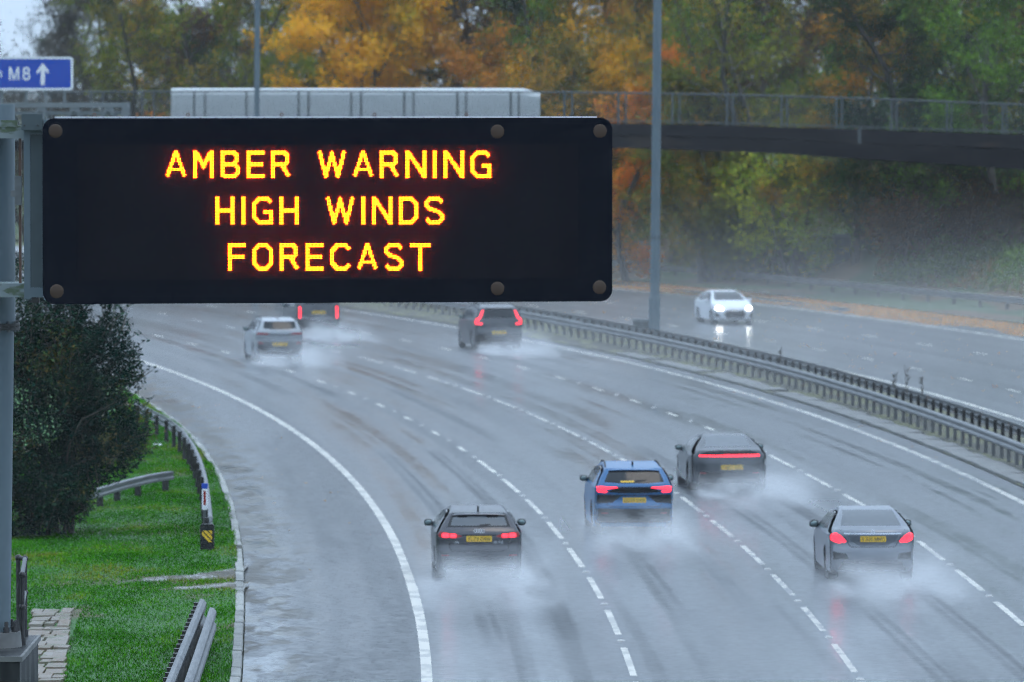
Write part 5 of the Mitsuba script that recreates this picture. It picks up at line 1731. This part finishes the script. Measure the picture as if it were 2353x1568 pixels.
# pearl SUV farther on
c = Car(SUV, 1.82, 1.05, tum=.30, axle_r=.86, axle_f=.92, wr=.35, rad=.11, bow_r=.20)
feats = [('rear_window', 'rear', sg.Polygon([(-.60, 1.245), (-.25, 1.205), (.25, 1.205), (.60, 1.245), (.55, 1.45), (-.55, 1.45)]).buffer(.02), 'car_glass'),
         ('tail_light', 'rear', both([(.40, 1.04), (.46, 1.01), (.84, 1.02), (.87, 1.09), (.42, 1.075)]), 'red_lens', {'off': .008}),
         ('lamp_trim', 'rear', sg.box(-.42, .985, .42, 1.03), 'paint_slate', {'off': .004}),
         ('bumper', 'rear', sg.Polygon([(-.84, .36), (.84, .36), (.85, .72), (.70, .78), (-.70, .78), (-.85, .72)]), 'paint_slate', {'off': .004}),
         ('bumper_band', 'rear', sg.Polygon([(-.88, .80), (.88, .80), (.86, .91), (-.86, .91)]), 'paint_pearl', {'off': .012}),
         ('skid_plate', 'rear', sg.box(-.46, .40, .46, .47), 'paint_pearl', {'off': .010}),
         ('bumper_trim', 'rear', sg.Polygon([(-.74, .26), (.74, .26), (.72, .38), (-.72, .38)]), 'black_plastic', {'off': .006}),
         ('reflector', 'rear', [sg.box(-.80, .68, -.62, .73), sg.box(.62, .68, .80, .73)], 'red_lens', {'off': .010})]
t, M = make_car('pearl_suv', 'pearl white SUV with unlit tail lights on the left side of the motorway', 'car', c, 'paint_pearl', 644, 832, feats, mirror=(2.80, 1.15, 0), sidewin=[[(.55, 1.17), (1.55, 1.14), (1.55, 1.52), (.85, 1.50)], [(1.64, 1.14), (2.98, 1.12), (2.45, 1.45), (1.64, 1.53)]], fin=(.72, 1.57), roofrails=(.5, 2.4), spoiler=(.25, 1.52, .58, .08))
plate(t, M, c, .66, 'SG21 KDO')

# dark small van partly behind the message sign
c = Car(VAN, 1.81, 1.10, tum=.14, axle_r=.80, axle_f=.90, wr=.33, rad=.08, bow_r=.10, plan_r=.03)
feats = [('rear_window', 'rear', sg.box(-.58, 1.28, .58, 1.62), 'car_glass'),
         ('tail_light', 'rear', [rrect(-.80, .72, -.715, 1.20, .04), rrect(.715, .72, .80, 1.20, .04)], 'lamp_body', {'lit': 'tail', 'off': .010}),
         ('bumper', 'rear', sg.Polygon([(-.82, .32), (.82, .32), (.84, .66), (-.84, .66)]), 'black_plastic', {'off': .005}),
         ('bumper_step', 'rear', sg.box(-.55, .69, .55, .74), 'paint_slate', {'off': .014})]
t, M = make_car('dark_van', 'dark small van with tall upright red tail lights half behind the message sign', 'van', c, 'paint_graphite', 733, 772, feats, mirror=(2.95, 1.20, 0), sidewin=[[(.4, 1.20), (1.4, 1.18), (1.4, 1.62), (.45, 1.60)], [(1.5, 1.18), (3.1, 1.14), (2.7, 1.58), (1.5, 1.64)]])
plate(t, M, c, .965, 'SD18 VKX')

# big slate SUV with hooked lights
c = Car(BIGSUV, 1.90, 1.14, tum=.26, axle_r=.95, axle_f=.90, wr=.37, rad=.10, bow_r=.14)
hook = [(.60, 1.56), (.66, 1.56), (.775, 1.27), (.87, 1.24), (.91, 1.14), (.89, 1.02), (.66, 1.0), (.64, 1.07), (.80, 1.09), (.81, 1.17), (.76, 1.20), (.70, 1.24)]
feats = [('rear_window', 'rear', sg.Polygon([(-.66, 1.25), (.66, 1.25), (.56, 1.60), (-.56, 1.60)]), 'car_glass'),
         ('tail_light', 'rear', both(hook), 'lamp_body', {'lit': 'tail', 'off': .008}),
         ('bumper', 'rear', sg.Polygon([(-.88, .34), (.88, .34), (.9, .60), (-.9, .60)]), 'black_plastic', {'off': .005}),
         ('skid_plate', 'rear', sg.box(-.5, .42, .5, .48), 'paint_graphite', {'off': .010})]
t, M = make_car('slate_suv', 'slate grey SUV with hooked red tail lights below the message sign', 'car', c, 'paint_slate', 1148, 806, feats, mirror=(3.1, 1.25, 0), sidewin=[[(.5, 1.25), (1.75, 1.22), (1.75, 1.66), (.7, 1.63)], [(1.85, 1.22), (3.3, 1.19), (2.8, 1.55), (1.85, 1.67)]], roofrails=(.6, 2.7), spoiler=(.20, 1.67, .60, .08))
plate(t, M, c, .70, 'SB19 XCN')

# white car coming the other way
c = Car(FASTB, 1.80, .95, tum=.36, axle_r=.80, axle_f=.86, wr=.33, rad=.12, bow_r=.15, bow_f=.34, plan_f=.10)
feats = [('windscreen', 'front', sg.Polygon([(-.68, 1.02), (.68, 1.02), (.53, 1.37), (-.53, 1.37)]), 'car_glass', {'off': .004}),
         ('headlight', 'front', [sg.Polygon([(-.80, .70), (-.72, .62), (-.56, .61), (-.50, .67), (-.56, .735), (-.70, .77)]).buffer(.012), sg.Polygon([(.80, .70), (.72, .62), (.56, .61), (.50, .67), (.56, .735), (.70, .77)]).buffer(.012)], 'head_body', {'lit': 'head', 'off': .012}),
         ('grille', 'front', sg.Polygon([(-.36, .30), (.36, .30), (.50, .42), (.42, .56), (-.42, .56), (-.50, .42)]).buffer(.02), 'gloss_black', {'off': .006}),
         ('fog_light', 'front', [sg.Polygon([(-.80, .32), (-.62, .28), (-.66, .44), (-.80, .48)]), sg.Polygon([(.80, .32), (.62, .28), (.66, .44), (.80, .48)])], 'black_plastic', {'off': .006}),
         ('lip', 'front', sg.box(-.76, .20, .76, .25), 'black_plastic', {'off': .008})]
t, M = make_car('white_car', 'white car with lit headlights coming toward the camera on the opposite carriageway', 'car', c, 'paint_white', 1690, 746, feats, oncoming=True, mirror=(2.75, 1.0, 0), sidewin=[[(.75, 1.03), (1.5, 1.0), (1.5, 1.33), (1.05, 1.31)], [(1.58, 1.0), (2.85, .98), (2.3, 1.27), (1.58, 1.34)]])
plate(t, M, c, .44, 'SH16 LTY', rear=False, yoff=-.03, m='plate_white')

# ------------------------------------------------------------------ air: thin haze, road mist, spray behind the cars
AIR = {'type': 'rgb', 'value': [.94, .955, .97]}
scene['haze_air'] = {'type': 'homogeneous', 'albedo': AIR, 'sigma_t': {'type': 'rgb', 'value': [HAZE] * 3}}
scene['haze'] = {'type': 'cube', 'to_world': T().translate([0, 150, 19]).scale([3100, 3100, 22]), 'bsdf': {'type': 'null'}, 'interior': ref('haze_air')}
tag('haze', kind='stuff')


def cloudbox(k, lo, hi, dens, base, inside, outside, label, albedo=AIR):
    """box of air whose density is a grid (z, y, x); base is the box's own frame"""
    lo, hi = np.array(lo, float), np.array(hi, float)
    M = base @ T().translate(lo.tolist()).scale((hi - lo).tolist())
    scene[inside] = {'type': 'heterogeneous', 'albedo': albedo, 'sigma_t': {'type': 'gridvolume', 'grid': mi.VolumeGrid(np.ascontiguousarray(dens[..., None], dtype=np.float32)), 'to_world': M}}
    scene[k] = {'type': 'cube', 'to_world': base @ T().translate(((lo + hi) / 2).tolist()).scale(((hi - lo) / 2).tolist()), 'bsdf': {'type': 'null'}, 'interior': ref(inside), 'exterior': ref(outside)}
    tag(k, label, kind='stuff')


def grid(lo, hi, n):
    ax = [np.linspace(lo[k], hi[k], n[k]) for k in range(3)]
    z, y, x = np.meshgrid(ax[2], ax[1], ax[0], indexing='ij')
    return x, y, z


lo, hi = (-46, 205, -1.0), (44, 345, 7.5)
x, y, z = grid(lo, hi, (46, 70, 20))
nz_ = meshkit.fbm(np.stack([x * .07, y * .035, z * .25], -1), 3, seed=41)
so = np.clip((y - 205) / 35, 0, 1) * np.clip((345 - y) / 10, 0, 1)
d = MIST * (.45 + .85 * np.clip((x + 8) / 18, 0, 1)) * so * np.exp(-np.clip(z, 0, 9) / 1.8) * (.45 + 1.25 * nz_) * np.clip((7.3 - z) / 2, 0, 1)
cloudbox('road_mist', lo, hi, d, T(), 'mist_air', 'haze_air', 'thin low spray mist over the far carriageways')
for j, (M, p, th, car, onc) in enumerate(CARS):
    r = np.random.default_rng(300 + j)
    if onc:
        lo, hi = (-1.75, -4.5, -.4), (1.75, 4.2, 1.3)
        amp, len_ = .10, 5.0
    else:
        lo, hi = (-1.55, -11.0, -.4), (1.55, 2.9, 1.5)
        if j == 1:
            hi = (1.12, 2.0, 1.4)
        if j == 2:
            lo = (-1.15, -11.0, -.4)
        amp, len_ = 1.0, 5.5
    x, y, z = grid(lo, hi, (40, 100, 26))
    dens = np.zeros_like(x)
    nz_ = meshkit.fbm(np.stack([x * 1.7, y * .42 + j * 9, z * 2.0], -1), 4, seed=50 + j)
    nf = meshkit.fbm(np.stack([x * 3.6, y * 1.1 + j * 5, z * 4.2], -1), 3, seed=70 + j)
    for sd in (-1, 1):
        back = car.ar + .1 - y
        gr = np.clip(back, 0, 99)
        wd, ht = .17 + .10 * gr ** .8, .17 + .060 * gr
        dens += 1.15 * (back > 0) * np.clip((back - .5) / 1.2, 0, 1) * np.exp(-((x - sd * .74) / wd) ** 2 / 2) * np.exp(-(z / ht) ** 2 / 1.5) * np.exp(-gr / len_)
        bf = car.af - .1 - y
        gf = np.clip(bf, 0, 99)
        dens += .22 * (bf > 0) * np.exp(-((x - sd * (.98 + .03 * gf)) / (.12 + .04 * gf)) ** 2 / 2) * np.exp(-(z / (.18 + .04 * gf)) ** 2) * np.exp(-gf / 4.5)
    back = np.clip(-y, 0, 99)
    dens += .06 * (y < .1) * np.clip(back / 1.2, 0, 1) * np.exp(-(x / (.75 + .05 * back)) ** 2 / 2) * np.exp(-((z - .1) / (.33 + .05 * back)) ** 2) * np.exp(-back / len_)
    dens += .085 * (back > 0) * np.clip((back - .8) / 2.5, 0, 1) * np.exp(-(x / 1.05) ** 2 / 2) * np.exp(-(z / (.28 + .05 * back)) ** 2) * np.exp(-back / 9)
    dens *= np.clip((nz_ - .34) * 3.6, 0, 2.4) * (.3 + 1.4 * nf) * amp * SPRAY
    edge = np.clip((x - lo[0]) / .25, 0, 1) * np.clip((hi[0] - x) / .25, 0, 1) * np.clip((y - lo[1]) / 3.0, 0, 1) * np.clip((hi[2] - z) / .3, 0, 1) * np.clip((hi[1] - y) / .3, 0, 1)
    inside_mist = p[1] > 225
    k = key('spray')
    cloudbox(k, lo, hi, dens * edge + 0, M, 'spray_air_%d' % j, 'mist_air' if inside_mist else 'haze_air', None, {'type': 'rgb', 'value': [.82, .85, .88]})
    labels[k] = {'kind': 'stuff', 'label': 'white water spray thrown up around ' + labels[[q for q in labels if '__' not in q and labels[q].get('category') in ('car', 'van')][j]]['label'].split(' with ')[0].lower()}
